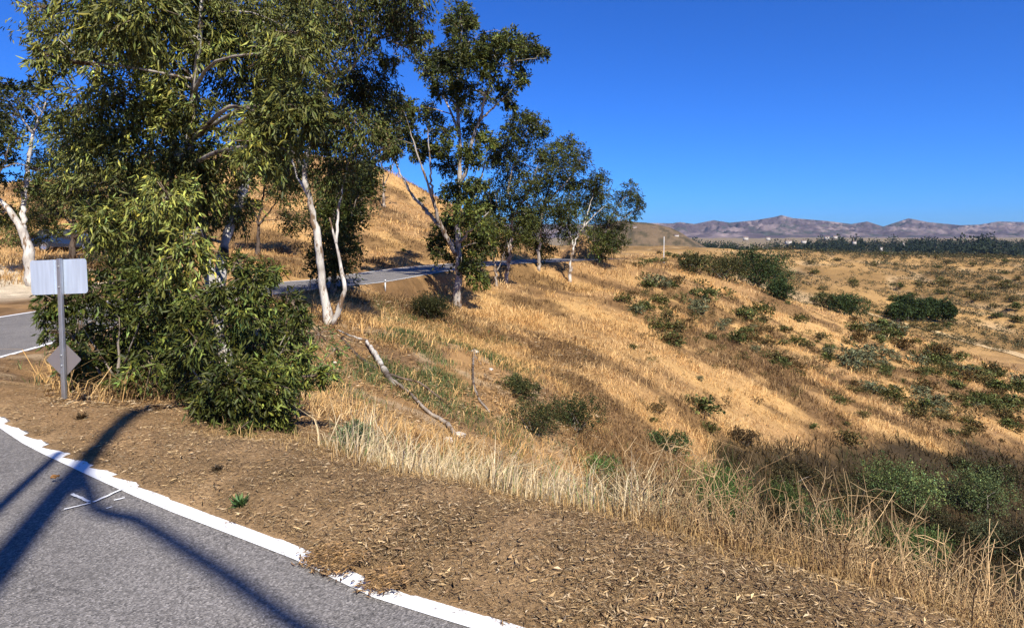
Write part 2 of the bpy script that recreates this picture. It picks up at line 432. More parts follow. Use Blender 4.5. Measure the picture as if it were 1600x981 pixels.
def H(x, y, micro=True):
    x = np.atleast_1d(np.asarray(x, dtype=float)); y = np.atleast_1d(np.asarray(y, dtype=float))
    sh = x.shape; x = x.ravel(); y = y.ravel()
    r = np.hypot(x, y)
    z = tps(np.where(r > 430, x*430/np.maximum(r, 1), x), np.where(r > 430, y*430/np.maximum(r, 1), y))
    plainz = -16 - 24*sstep(430, 900, r) + 3*fbm(x/400, y/400, 3, 5)
    z = np.where(r > 360, z + (plainz - z)*sstep(360, 600, r), z)
    d, zr = road_sd(x, y)
    off = np.where(d > 0, d, np.where(d < -RW, -RW-d, 0))
    relief = (fbm(x/9, y/9, 3, 31)*0.35 + fbm(x/2.3, y/2.3, 3, 41)*0.13)*sstep(6, 25, r)*sstep(0.3, 4, off)
    relief += fbm(x/45, y/45, 4, 51)*2.0*sstep(90, 220, r)
    gul = 1-np.abs(fbm(x/30+3, y/42, 3, 61))*2.2
    relief += -np.clip(gul-0.62, 0, 1)*5*sstep(110, 200, r)*(1-sstep(380, 600, r))
    if micro:
        relief = relief + (fbm(x/0.5, y/0.5, 4, 71)*0.035)*sstep(0.0, 0.5, off)*sstep(-1, 4, 14-r)
        relief = relief + fbm(x/0.12, y/0.12, 3, 73)*0.014*sstep(0.02, 0.25, off)*sstep(0, 3, 9-r)
    z = z + relief
    near_w = 1 - sstep(0.15, np.where(d > 0, 1.2, 2.5), off)
    z = np.where(d < 90, z*(1-near_w) + zr*near_w, z)
    z = z - 0.045*(1 - sstep(-0.14, 0.0, np.where(d > -RW/2, d, -RW-d)))*(off < 0.3)
    lip = np.exp(-((d-0.55)/0.4)**2)*0.05*sstep(-8, -1, x)*(r < 14)
    return (z + lip).reshape(sh)

def hz(x, y): return float(H(np.array([x]), np.array([y]))[0])

def hit(px, py, y0=2.3, y1=700):
    Y = np.exp(np.linspace(math.log(y0), math.log(y1), 420))
    x = (px-PX0)/FPX*Y; zr = CAMZ-(py-PY0)/FPX*Y; zt = H(x, Y, False)
    k = np.where(zr <= zt)[0]
    if not len(k): return None
    return np.array([x[k[0]], Y[k[0]], zt[k[0]]])

# colours of bare soil and straw by place (what the ground is made of there, and in the gully some painted shade)
STRAW = np.array([0.49, 0.30, 0.115]); SOIL = np.array([0.30, 0.175, 0.075]); BROWN = np.array([0.115, 0.065, 0.028])
MULCH = np.array([0.265, 0.17, 0.085]); SAND = np.array([0.50, 0.41, 0.29]); GREEN = np.array([0.06, 0.085, 0.025])
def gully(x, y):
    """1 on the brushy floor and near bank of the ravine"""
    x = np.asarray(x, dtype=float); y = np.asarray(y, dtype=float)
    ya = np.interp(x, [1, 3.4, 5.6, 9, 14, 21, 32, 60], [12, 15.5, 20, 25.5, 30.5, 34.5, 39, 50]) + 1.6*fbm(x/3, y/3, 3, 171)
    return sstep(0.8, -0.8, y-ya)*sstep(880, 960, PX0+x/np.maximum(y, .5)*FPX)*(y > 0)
def patches(x, y):
    a, b = math.cos(0.5), math.sin(0.5)
    p, q = x*a - y*b, x*b + y*a                # streaks along the spur
    return sstep(-0.08, 0.28, fbm(p/6.5, q/2.6, 4, 101) + 0.3*fbm(x/1.2, y/1.2, 2, 102) + 0.22*np.exp(-((x-7)/7)**2-((y-27)/8)**2))
def ground_tint(x, y):
    x = np.asarray(x, dtype=float); y = np.asarray(y, dtype=float); r = np.hypot(x, y)
    d, _ = road_sd(x, y)
    t = mix(SOIL, STRAW, sstep(-0.3, 0.4, fbm(x/5, y/5, 4, 91))*sstep(14, 30, r)*0.8)
    t = mix(t, BROWN, patches(x, y)*0.8*sstep(12, 30, r))
    far = sstep(110, 170, r)
    t = mix(t, mix(np.array([0.36, 0.215, 0.08]), np.array([0.20, 0.12, 0.045]), sstep(-0.2, 0.4, fbm(x/60, y/60, 5, 111))), far)
    px = PX0 + x/np.maximum(y, 1)*FPX
    gul = 1-np.abs(fbm(x/30+3, y/42, 3, 61))*2.2
    t = mix(t, np.array([0.42, 0.30, 0.17]), np.clip(gul-0.72, 0, 1)*2.6*far*(r < 430))
    nl_ = (1-sstep(20, 32, r))*sstep(3, 0, x)*sstep(6, 9, r)
    t = mix(t, np.array([.13, .08, .045]), sstep(-.1, .35, fbm(x/1.1, y/1.1, 4, 125))*nl_*.75)
    t = mix(t, np.array([.40, .29, .17]), sstep(.1, .45, fbm(x/.8+9, y/.8, 4, 126))*nl_*.7)
    # thin green weeds on the near left slope
    gw = sstep(0.02, 0.4, fbm(x/1.6, y/1.6, 4, 121))*np.exp(-((x+3.6)/2.6)**2-((y-19)/5)**2)
    t = mix(t, GREEN*1.3, gw*0.8)
    # mulch on the shoulder
    t = mix(t, mix(MULCH, MULCH*1.45, sstep(-.3, .5, fbm(x/.4, y/.4, 3, 131))), (1-sstep(0.9, 1.7, d))*sstep(-0.5, 0, d)*(r < 12))
    t = mix(t, np.array([.33, .20, .095]), sstep(-2.0, -3.4, x)*(r < 11)*sstep(0, .4, d)*0.8)
    pxq = PX0 + x/np.maximum(y, .5)*FPX
    t = mix(t, np.array([.042, .030, .016]), gully(x, y)*sstep(1.6, 2.2, d)*.95)  # near-black gully soil, the ravine's shade put into its colour
    # bare sandy bank across the road
    sb = np.exp(-((x+24)/7.5)**2-((y-27)/4.6)**2)
    t = mix(t, SAND, np.clip(sb*1.6, 0, 1)*sstep(-7, -8.5, d))
    # distant plain
    t = mix(t, np.array([0.20, 0.15, 0.085]), sstep(480, 800, r))
    return t

# ------------------------------------------------------------------ terrain mesh
th = np.concatenate([np.linspace(-180, -52, 50, endpoint=False), np.linspace(-52, 52, 540), np.linspace(52, 180, 51)[1:]])
rr = np.concatenate([np.exp(np.linspace(math.log(1.2), math.log(11), 270, endpoint=False)), np.exp(np.linspace(math.log(11), math.log(110), 210, endpoint=False)),
                     np.exp(np.linspace(math.log(110), math.log(440), 80, endpoint=False)), np.exp(np.linspace(math.log(440), math.log(14000), 40))])
T_, R_ = np.meshgrid(np.radians(th), rr)
gx, gy = R_*np.sin(T_), R_*np.cos(T_)
gz = H(gx, gy)
nr, nth = gx.shape
V = np.stack([gx, gy, gz], -1).reshape(-1, 3)
i = np.arange(nr-1)[:, None]*nth; j = np.arange(nth-1)[None]
F = np.stack([i+j, i+j+1, i+nth+j+1, i+nth+j], -1).reshape(-1, 4)[:, ::-1]
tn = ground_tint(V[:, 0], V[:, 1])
V = np.vstack([V, [0, 0, hz(0, 0)]]); tn = np.vstack([tn, MULCH])
fan = np.array([[len(V)-1, k+1, k] for k in range(nth-1)])
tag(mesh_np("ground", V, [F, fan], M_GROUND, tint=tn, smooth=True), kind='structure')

# ------------------------------------------------------------------ road and its painted edges
def ribbon(name, d0, d1, dz, mat, s0=0, s1=None, ncross=2, jag=0.0, seed=3, fine=1):
    pts, zz = RES[s0:s1], RES[s0:s1, 2]
    if fine > 1:
        k = np.linspace(0, len(pts)-1, len(pts)*fine); kk = np.arange(len(pts))
        pts = np.stack([np.interp(k, kk, pts[:, a]) for a in range(3)], 1)
        nn = np.stack([np.interp(k, kk, NRM[s0:s1][:, a]) for a in range(2)], 1)
    else: nn = NRM[s0:s1]
    V = []
    s = np.concatenate([[0], np.cumsum(np.hypot(*np.diff(pts[:, :2], axis=0).T))])
    for q in range(ncross):
        f = q/(ncross-1); dd = d0*(1-f)+d1*f
        dd = dd + (jag*(fbm(s/0.16, s*0+q, 4, seed)+0.6*fbm(s/0.9, s*0, 2, seed+1)) if q == ncross-1 and jag else 0)
        V.append(np.stack([pts[:, 0]+nn[:, 0]*dd, pts[:, 1]+nn[:, 1]*dd, pts[:, 2]+dz], 1))
    n = len(pts); V = np.concatenate(V)
    F = np.concatenate([np.stack([np.arange(n-1)+q*n, np.arange(n-1)+q*n+1, np.arange(n-1)+(q+1)*n+1, np.arange(n-1)+(q+1)*n], 1) for q in range(ncross-1)])
    return mesh_np(name, V, F, mat, smooth=True)
tag(ribbon("road", -RW, 0.02, 0.0, M_ASPHALT, ncross=8), kind='structure')
def seg_at(x, y): return int(np.argmin((RES[:, 0]-x)**2+(RES[:, 1]-y)**2))
tag(ribbon("road_edge_line", -0.112, -0.004, 0.005, M_PAINT, jag=0.03, fine=14), kind='structure')
tag(ribbon("road_edge_line", -RW+0.22, -RW+0.08, 0.005, M_PAINT, fine=2), kind='structure')

# painted survey mark
mk = MB()
rng = np.random.default_rng(5)
def stroke(a, b_, wd):
    a = P(*a, 1); b_ = P(*b_, 1)
    def g(p): k = CAMZ/(-(p[2]-CAMZ)); return np.array([p[0]*k, k])
    A, B = g(a), g(b_); t = (B-A)/np.linalg.norm(B-A); nn = np.array([-t[1], t[0]])
    m = 9; f = np.linspace(0, 1, m); ctr = A[None]+(B-A)[None]*f[:, None]
    wv = wd*(0.55+0.6*rng.random((m, 2)))
    L = ctr+nn*wv[:, :1]; Rr = ctr-nn*wv[:, 1:]
    V = np.concatenate([np.c_[L, np.full(m, 0.0045)], np.c_[Rr, np.full(m, 0.0045)]])
    mk.add(V, np.stack([np.arange(m-1)+1, np.arange(m-1), np.arange(m-1)+m, np.arange(m-1)+m+1], 1))
stroke((100, 796), (142, 786), .008); stroke((146, 785), (192, 764), .011); stroke((112, 772), (140, 784), .012)
stroke((178, 782), (195, 778), .009); stroke((166, 795), (175, 792), .006)
tag(mk.build("survey_mark", M_PAINT), "white spray painted survey mark scribbled on the asphalt", "road marking")

# ------------------------------------------------------------------ foliage tools
def unit(v): return v/(np.linalg.norm(v, axis=-1, keepdims=True)+1e-9)

def leaves(mb, pos, d, L, W, rng, tint, fold=0.25):
    n = len(pos); d = unit(d)
    a = unit(np.cross(d, rng.normal(size=(n, 3)))); b = np.cross(d, a)
    L = np.broadcast_to(L, (n,))[:, None]; W = np.broadcast_to(W, (n,))[:, None]
    m = pos + d*L*0.45 + b*W*fold
    v = np.stack([pos, m + a*W*0.5, pos + d*L - b*L*0.10, m - a*W*0.5], 1).reshape(-1, 3)
    k = np.arange(n)*4
    F = np.concatenate([np.stack([k, k+1, k+2], 1), np.stack([k, k+2, k+3], 1)])
    mb.add(v, F, np.repeat(tint, 4, axis=0))

def leaf_tints(n, base, rng, var=0.35, warm=0.12):
    s = np.exp(rng.normal(0, var, n))[:, None]
    h = rng.normal(0, warm, n)[:, None]
    return np.clip(np.asarray(base)[None]*s*np.hstack([1+h, 1+0*h, 1-h]), 0.004, 0.6)

def clump_leaves(mb, C, Rw, n, rng, L, W, base, droop=0.6, sprays=None, flat=0.85, hang=0.5, var=0.35, branch=None, tip=None, anchor=None):
    """n leaves on short sprays inside an uneven clump"""
    ns = sprays or max(4, n//14)
    u = unit(rng.normal(size=(ns, 3))); rad = rng.random(ns)**0.45
    S = C + u*rad[:, None]*Rw*np.array([1, 1, flat])*(0.75+0.5*rng.random((ns, 1)))
    sd = unit(u + rng.normal(0, 0.6, (ns, 3)) + np.array([0, 0, 0.35-droop]))
    sl = Rw*(0.3+0.35*rng.random(ns))
    idx = rng.integers(0, ns, n); f = rng.random(n)
    pos = S[idx] + sd[idx]*(sl[idx]*f)[:, None] + np.array([0, 0, -1])*(f*f*sl[idx]*hang)[:, None] + rng.normal(0, 0.05*Rw+0.15*L, (n, 3))
    d = sd[idx]*0.6 + rng.normal(0, 0.55, (n, 3)) + np.array([0, 0, -droop])
    t = leaf_tints(n, base, rng, var)*math.exp(rng.normal(-.04, .26))
    cl = np.exp(rng.normal(0, 0.22, ns))[idx][:, None]
    t = t*cl
    if tip is not None:
        k = rng.random(n) < 0.08; t[k] = tip
    leaves(mb, pos, d, L*(0.6+0.7*rng.random(n)), W*(0.7+0.6*rng.random(n)), rng, t)
    if branch is not None:
        A = C if anchor is None else anchor
        for q in range(min(ns, 14)):
            p = np.array([A + (C-A)*(0.65+0.3*rng.random()), (C+S[q])/2 + rng.normal(0, 0.06*Rw, 3), S[q]+sd[q]*sl[q]*0.7])
            pp, ra = catmull(p, [0.011*branch, 0.008*branch, 0.004*branch], Rw*0.35)
            branch_mb[0].tube(pp, ra, 4, TWIG*(0.7+0.6*rng.random()), cap=False)
branch_mb = [None]
TWIG = np.array([0.16, 0.12, 0.085])
WHITEBARK = np.array([0.50, 0.465, 0.41]); GREYBARK = np.array([0.26, 0.22, 0.18]); DARKBARK = np.array([0.075, 0.055, 0.042])

def bark_tint(p, r, base, dark, rng, amt):
    s = vnoise(p[:, 2]*2.1/ (0.3+r), p[:, 0]*3+p[:, 1], int(rng.integers(1, 99)))
    return mix(base, dark, sstep(0.58, 0.75, s)*amt)

def tree(name, label, Y, limbs, clumps, base, seed, leaf=(0.16, 0.035), n=400, group=None, cat="tree", bark=WHITEBARK, dark=GREYBARK, amt=0.8,
         spread=1.2, droop=0.6, var=0.35, twig=1.0, leafmat=None, sink=0.12, tip=None, flat=0.85, wob=0.012, grow=1.0):
    rng = np.random.default_rng(seed)
    bx, by = limbs[0][0][0][0], limbs[0][0][0][1]
    x0 = (bx-PX0)/FPX*Y; z0 = hz(x0, Y)
    org = np.array([x0, Y, z0])
    root = empty(name, org, label, cat, group)
    tm = MB(); cm = MB(); branch_mb[0] = tm
    samp = []
    for li, (pts, r0, r1) in enumerate(limbs):
        W_ = np.array([P(q[0], q[1], Y+(q[2] if len(q) > 2 else 0)) for q in pts])
        if li == 0: W_[0] = org - np.array([0, 0, sink])
        rad = np.linspace(r0, r1*.5, len(W_))
        if li == 0: rad[0] *= 1.25
        pp, ra = catmull(W_, rad, max(0.18, r0*1.6))
        pp = pp + rng.normal(0, wob*Y/10, pp.shape)*np.minimum(1, np.arange(len(pp))/3)[:, None]*np.clip(ra/r0, .3, 1)[:, None]
        ra = ra*(1+0.10*rng.normal(size=len(ra)))
        tm.tube(pp, ra, 8 if r0 > 0.05 else 6, bark_tint(pp, ra, bark, dark, rng, amt))
        for p_, q_ in zip(pp, ra): samp.append((*p_, q_))
    samp = np.array(samp)
    for cl in clumps:
        px, py, rp = cl[0], cl[1], cl[2]*grow
        dY = cl[3] if len(cl) > 3 else float(np.clip(rng.normal(0, spread), -1.8*spread, 1.8*spread))
        C = P(px, py, Y+dY); Rw = rp*(Y+dY)/FPX
        dist = np.linalg.norm(samp[:, :3]-C, axis=1) + np.clip(samp[:, 2]-C[2], 0, 9)*1.5
        a = samp[int(np.argmin(dist))]; A = a[:3]
        L_ = np.linalg.norm(C-A)
        if L_ > Rw*0.4:
            mid = A*0.5 + C*0.5 + np.array([0, 0, 0.10*L_]) + rng.normal(0, 0.07*L_, 3)
            q0 = min(a[3]*0.6, 0.012*L_+0.012*twig)
            pp, ra = catmull([A, mid, C], [q0, q0*0.7, q0*0.35], max(.15, L_/7))
            tm.tube(pp, ra, 5, bark_tint(pp, ra, mix(bark, TWIG, 0.45), dark, rng, amt), cap=False)
        nl = int(n*(rp/30.0)**1.6*(cl[4] if len(cl) > 4 else rng.uniform(.55, 1.25)))
        clump_leaves(cm, C, Rw, nl, rng, leaf[0], leaf[1], base, droop=droop, var=var, branch=twig, tip=tip, flat=flat, anchor=A)
    tm.build("trunk", M_BARK, root, org, smooth=True)
    cm.build("crown", leafmat or M_LEAF, root, org)
    return root

EUC = np.array([0.108, 0.114, 0.024]); EUCD = np.array([0.054, 0.065, 0.013]); EUCM = np.array([0.064, 0.074, 0.015]); ACA = np.array([0.105, 0.115, 0.030])

# big near eucalyptus
tree("eucalyptus_tree", "huge near eucalyptus with long drooping leaves towering behind the road sign", 10.2,
     [([(352, 610), (350, 540), (340, 470), (318, 390), (305, 330), (285, 270, .3), (262, 190, .9), (240, 90, 1.2), (215, -30, 1.3), (200, -120, 1.3)], .13, .04),
      ([(305, 330), (296, 260, -.3), (300, 180, -.5), (310, 80, -.8), (320, -60, -.9)], .10, .04),
      ([(340, 470), (352, 380, .8), (385, 280, 1.2), (400, 180, 1.4), (410, 60, 1.5), (420, -70, 1.5)], .10, .04),
      ([(285, 270, .3), (230, 215, .3), (165, 130, .1), (90, 60, -.3)], .035, .012),
      ([(240, 90, 1.2), (180, 60, .6), (110, 30, .2)], .03, .012)],
     [(60,20,38),(300,165,34,-.6),(268,118,30,-.5),(292,245,40,-.7),(262,185,34,-.6),(330,70,34,-.6),(205,60,34,-.6),(320,285,34,-.5),(98,62,40),(72,92,26),(150,15,52),(150,92,26),(225,25,55),(300,20,60),(370,30,62),(430,40,58),(480,60,42),(225,95,34),
      (130,165,42),(190,155,50),(250,165,46),(160,225,52),(220,235,52),(278,245,42),(380,120,52),(432,130,50),(468,172,40),(368,205,50),(420,225,46),(345,255,38),
      (200,305,52),(258,310,46),(308,325,36),(228,370,50),(165,345,40),(290,395,42),(365,320,36),(350,40,40),(445,80,40),(410,180,40),(110,215,32),(120,300,34),
      (120,-70,60),(240,-70,70),(370,-70,70),(460,-50,50)],
     EUC*.9, 11, leaf=(0.128, 0.027), n=740, spread=1.5, droop=0.7, var=0.5, bark=WHITEBARK*.75, dark=DARKBARK, amt=0.9, grow=1.0, tip=np.array([.16, .17, .06]), wob=.008)

# thick sucker bushes below it
def bush(name, label, Y, bx, clumps, base, seed, leaf, n, spread, group=None, cat="bush", **k):
    cen = np.array([(a[0], a[1]) for a in clumps]).mean(0)
    by = max(a[1] for a in clumps)
    lim = [([(bx, by+20), ((bx+cen[0])/2, (by+cen[1])/2), (cen[0], cen[1]-20)], 0.03*k.pop('stem', 1), 0.012)]
    rng = np.random.default_rng(seed)
    for q in range(6):
        t = clumps[int(rng.integers(len(clumps)))]
        lim.append(([(bx+rng.normal(0, 8), by+16, rng.normal(0, .2)), ((bx+t[0])/2, (by+t[1])/2), (t[0], t[1])], .018, .006))
    return tree(name, label, Y, lim, clumps, base, seed, leaf=leaf, n=n, spread=spread, group=group, cat=cat, bark=GREYBARK, dark=DARKBARK, **k)

bush("leafy_bush", "broad dark leafy bush right behind the sign post", 9.4, 185,
     [(128,448,36),(92,468,24),(180,445,46),(240,440,46),(128,508,38),(188,508,48),(250,500,50),(125,560,32),(180,562,40),(240,565,40),(290,565,36),(300,490,42),(200,590,22),(95,520,22),(270,600,18),(75,490,14)],
     EUCD*1.1, 21, (0.115, 0.034), 600, .8, droop=.5, var=.5)
bush("leafy_bush", "tall dense eucalyptus sucker bush growing on the lip of the brown shoulder", 7.1, 372,
     [(395,440,32),(388,482,36),(290,500,22),(402,530,40),(446,522,28),(312,588,36),(360,600,42),(420,598,38),(462,585,24),(335,640,32),(380,648,30),(425,636,24),(372,674,16),(476,556,16),(305,535,26),
      (345,452,15,-.4),(300,465,17,.2),(502,584,15),(455,470,17,.3),(284,556,17),(402,672,17),(444,664,17),(420,425,15,.2),(372,410,15,.3),(470,495,14)],
     EUCM, 22, (0.098, 0.023), 800, .6, droop=.5, var=.5)
bush("leafy_bush", "light green feathery bush sprawling at the foot of the white forked trunk", 12.5, 470,
     [(455,505,26),(500,520,24),(525,545,18),(480,560,26),(520,575,18),(450,580,24),(490,600,16)],
     np.array([.075, .115, .03]), 23, (0.11, 0.022), 240, .5, droop=.2, var=.4)

# white forked trunk tree
tree("white_gum_tree", "gum tree with a white peeling trunk forked at its foot above the log", 19,
     [([(516, 508), (508, 470), (502, 420), (496, 370), (484, 310), (476, 270), (486, 215, .3), (505, 150, .5), (530, 90, .5), (555, 30, .6), (570, -60, .6)], .13, .04),
      ([(520, 506, -.1), (530, 480, -.2), (538, 452, -.2), (532, 415), (525, 380), (515, 340)], .09, .04),
      ([(525, 380), (530, 320, .4), (545, 250, .6), (560, 200, .8)], .05, .02),
      ([(486, 215, .3), (520, 125, -.6), (545, 112, -.9), (570, 75, -1), (590, 30, -1), (598, -30, -1)], .06, .025),
      ([(570, 75, -1), (600, 55, -1.1), (630, 35, -1.2)], .045, .02),
      ([(476, 270), (450, 220, -.7), (435, 195, -1)], .05, .02),
      ([(484, 310), (462, 270, .5), (455, 230, .8)], .05, .02)],
     [(480,30,42),(530,10,36),(562,50,30),(600,5,32),(640,10,28),(652,55,18),(622,40,18),(605,95,14),(635,75,14),(572,120,32),(535,150,40),(592,160,30),(500,195,38),(560,195,38),(545,235,34),(472,215,34),(520,270,26),
      (450,265,26),(505,110,26),(600,200,18),(610,230,14),(450,120,34),(470,-40,50),(560,-50,50),(640,-40,40)],
     np.array([0.070, 0.078, 0.018]), 31, leaf=(0.15, 0.04), n=1300, spread=1.5, droop=.8, amt=.75, grow=1.2, tip=np.array([.14, .09, .04]))
tree("dark_acacia_tree", "dark round foliage tree crowding behind the white forked trunk", 27,
     [([(520, 462), (522, 420), (520, 360), (528, 300), (540, 260)], .12, .04), ([(522, 400), (545, 350), (560, 300)], .06, .02)],
     [(530,300,28),(545,330,26),(520,345,26),(520,385,26),(538,395,22),(505,410,18),(530,425,18),(560,285,22),(570,262,20),(548,270,24),(510,320,22)],
     EUCD*.8, 33, leaf=(0.15, 0.06), n=1700, grow=1.3, spread=1.2, droop=.2, dark=DARKBARK, bark=GREYBARK)

# the tall one against the sky
tree("tall_gum_tree", "tall airy gum tree with pale branching limbs standing highest against the sky", 36,
     [([(714, 482), (716, 420), (716, 345), (718, 268), (718, 215), (699, 163, .6), (685, 139, 1)], .22, .05),
      ([(718, 290), (730, 260, -.5), (736, 228, -1), (748, 190, -1.4), (756, 158, -1.6), (766, 134, -1.8), (786, 102, -2), (838, 91, -2.2)], .13, .03),
      ([(718, 215), (714, 150, .3), (718, 100, .4), (722, 45, .4)], .12, .04),
      ([(748, 190, -1.4), (775, 165, -2), (800, 140, -2.4)], .08, .03),
      ([(714, 400), (690, 355, -.8), (675, 306, -1.4), (655, 250, -1.8), (641, 205, -2)], .15, .04),
      ([(690, 355, -.8), (655, 318, -.2), (632, 285, 0), (612, 240, .4), (592, 195, .6)], .12, .03),
      ([(675, 306, -1.4), (672, 250, -2.4), (668, 200, -2.6)], .07, .03),
      ([(716, 345), (748, 290, 1), (762, 235, 1.4)], .12, .04),
      ([(716, 380), (745, 350, -1.2), (770, 325, -1.4)], .08, .03)],
     [(720,26,20),(738,30,10),(712,42,14),(716,62,15),(706,90,22),(698,112,20),(688,92,14),(740,88,22),(765,72,22),(795,68,20),(825,75,18),(848,82,10),(806,106,14),(816,126,10),(790,140,12),(765,116,16),
      (664,92,14),(668,112,12),(682,140,14),(722,140,18),(726,165,15),(762,150,15),(797,160,9),(622,160,15),(645,172,15),(670,178,16),(692,200,18),(640,212,16),(606,190,11),(618,228,14),(660,232,16),
      (740,202,18),(735,240,18),(762,220,14),(700,258,18),(690,230,12),(715,300,20),(732,330,22),(748,358,22),(700,352,20),(682,378,14),(716,392,22),(758,382,17),(735,412,16),(750,436,13),(690,398,12),(745,290,15),(600,215,10),(632,190,12)],
     EUCM*.85, 41, leaf=(0.21, 0.085), n=2300, spread=1.9, droop=.4, amt=.6, var=.4, bark=np.array([.36, .32, .275]), dark=np.array([.2, .16, .12]), grow=1.1)

# row of gums along the far bend
GR = "gum trees lined along the road's far bend"
tree("gum_tree", "leaning leafy gum just right of the tall airy one", 46,
     [([(790, 432), (797, 390), (800, 340), (795, 290), (812, 230), (830, 195)], .13, .04), ([(797, 390), (782, 340, 1), (772, 300, 1.4)], .1, .04), ([(800, 340), (825, 300, -1), (840, 260, -1.4)], .1, .03)],
     [(815,188,18),(838,190,13),(850,205,9),(800,212,18),(785,240,17),(830,222,18),(805,262,20),(780,296,22),(822,285,18),(768,330,20),(808,318,20),(800,350,18),(775,362,18),(755,320,14),(790,385,13),(825,340,14),(770,250,12),(845,245,10)],
     EUCM*.8, 42, leaf=(0.19, 0.075), n=3000, grow=1.17, spread=1.8, droop=.5, group=GR, bark=np.array([.36, .31, .26]))
tree("gum_tree", "gum with two round tufted heads third from the right in the row", 52,
     [([(842, 412), (843, 375), (850, 320), (868, 270), (890, 235)], .13, .04), ([(843, 375), (830, 340, 1), (822, 310, 1)], .1, .03), ([(850, 320), (880, 290, -1), (905, 262, -1)], .1, .03)],
     [(868,236,17),(890,228,15),(906,250,15),(880,262,18),(858,252,13),(850,292,18),(838,335,20),(862,322,17),(835,368,18),(848,388,15),(885,282,14),(852,270,13),(818,372,14),(828,350,14)],
     EUCM*.72, 43, leaf=(0.19, 0.075), n=3000, grow=1.17, spread=1.8, droop=.5, group=GR, bark=np.array([.36, .31, .26]))
tree("gum_tree", "gum on a pale slanting trunk standing below the road edge", 51,
     [([(890, 437), (893, 405), (898, 380), (912, 355), (930, 335), (945, 322)], .11, .035), ([(896, 385), (888, 350, .8), (890, 310, 1)], .1, .04), ([(912, 355), (922, 320, .6), (930, 290, .6)], .06, .02)],
     [(895,300,16),(884,328,18),(900,345,16),(878,355,15),(918,288,15),(934,278,13),(940,302,14),(910,318,14),(872,335,12),(892,368,11)],
     EUCM*.75, 44, leaf=(0.19, 0.075), n=3000, grow=1.17, spread=1.5, droop=.5, group=GR)
tree("gum_tree", "dark rightmost gum of the row leaning out toward the valley", 58,
     [([(938, 412), (942, 385), (948, 355), (962, 325), (985, 300)], .13, .04), ([(942, 385), (930, 350, 1), (926, 320, 1)], .1, .04), ([(948, 355), (968, 345, -1), (990, 330, -1)], .08, .03)],
     [(985,294,11),(997,312,10),(975,308,13),(962,332,16),(955,355,17),(944,378,19),(962,375,14),(930,330,16),(940,348,16),(928,305,12),(990,332,9),(980,345,10),(930,368,14),(940,395,10),(1000,325,6)],
     EUCD*.72, 45, leaf=(0.19, 0.075), n=3000, grow=1.17, spread=1.8, droop=.4, group=GR, bark=GREYBARK, dark=DARKBARK)
tree("gum_tree", "slender twin stemmed gum with thin crown beside the tall one's foot", 44,
     [([(776, 432), (772, 405), (765, 370), (758, 330)], .08, .03), ([(776, 425), (786, 400), (792, 370)], .06, .02)],
     [(760,340,16),(775,350,15),(790,362,13),(765,385,10),(750,365,12)],
     EUC*.85, 46, leaf=(0.24, 0.09), n=600, spread=1, droop=.4, group=GR, bark=np.array([.3, .25, .2]))

# left side trees
tree("pale_gum_tree", "gum with a thick pale slanting trunk rising behind the sign", 27,
     [([(52, 425), (44, 392), (36, 362), (22, 340), (6, 318), (-15, 295), (-30, 240)], .22, .08),
      ([(36, 362), (38, 310, .5), (44, 255, .6), (52, 210, .6), (62, 185, .8), (72, 160, .8)], .12, .05),
      ([(52, 210, .6), (35, 185, .2), (22, 165, 0)], .06, .02), ([(-15, 295), (8, 250, -.6), (14, 210, -.8)], .07, .03)],
     [(14,148,18),(45,138,13),(70,132,7),(20,180,20),(60,166,16),(0,205,18),(72,195,14),(10,240,12),(-20,170,26),(-30,230,28),(85,150,6),(30,215,12),(-10,270,14),(8,130,9),(25,290,16),(5,330,14),(58,300,12),(60,265,12)],
     EUCM*.85, 51, leaf=(0.17, 0.07), n=1000, spread=1.5, droop=.4, amt=.6, grow=1.25)
tree("feathery_acacia_tree", "wide feathery acacia with dark forked trunk standing before the parked car", 31,
     [([(112, 420), (114, 385), (115, 358), (113, 330), (105, 290)], .16, .06), ([(114, 362), (135, 335), (150, 300)], .09, .03), ([(115, 352), (92, 335), (70, 320)], .07, .03), ([(114, 372), (80, 365), (55, 355)], .04, .02)],
     [(110,240,28),(155,258,28),(90,285,24),(130,290,26),(172,300,28),(62,300,18),(60,340,14),(95,320,14),(200,345,30),(205,395,30),(180,425,24),(85,260,20),(150,330,20),(215,300,24),(240,360,26),(70,250,16),(35,345,15),(20,368,13),(50,372,10),(85,352,12),(165,370,18),(150,395,12),(140,345,14)],
     ACA*.85, 52, leaf=(0.17, 0.045), n=1500, grow=1.4, spread=2.0, droop=.2, var=.35, bark=DARKBARK*1.3, dark=DARKBARK)
tree("dark_oak_tree", "dark low spreading tree on the left border behind the parked car", 58,
     [([(60, 392), (58, 370), (45, 345)], .14, .06), ([(58, 372), (80, 350)], .08, .03)],
     [(10,350,20),(35,335,20),(60,325,20),(85,335,18),(15,375,14),(45,365,16),(78,365,14),(105,350,16),(-15,360,20),(125,338,14)],
     EUCD*.9, 57, leaf=(0.25, 0.1), n=1300, spread=1.6, droop=.2, bark=DARKBARK*1.3, dark=DARKBARK)
tree("bare_stem_tree", "small dark Y-forked tree standing in the shade against the golden hill", 44,
     [([(402, 412), (404, 370), (404, 345), (412, 300), (414, 262)], .14, .05), ([(404, 352), (425, 325), (440, 300)], .08, .03), ([(404, 345), (388, 310), (380, 285)], .07, .03)],
     [(415,250,26),(438,285,18),(380,275,20),(400,230,26),(430,240,22),(445,310,16),(455,345,14),(388,320,14),(372,345,12),(460,275,18)],
     EUCD*.9, 53, leaf=(0.2, 0.08), n=1500, grow=1.4, spread=1.4, droop=.3, bark=DARKBARK*1.4, dark=DARKBARK)
GH = "small trees dotted on the golden hillside"
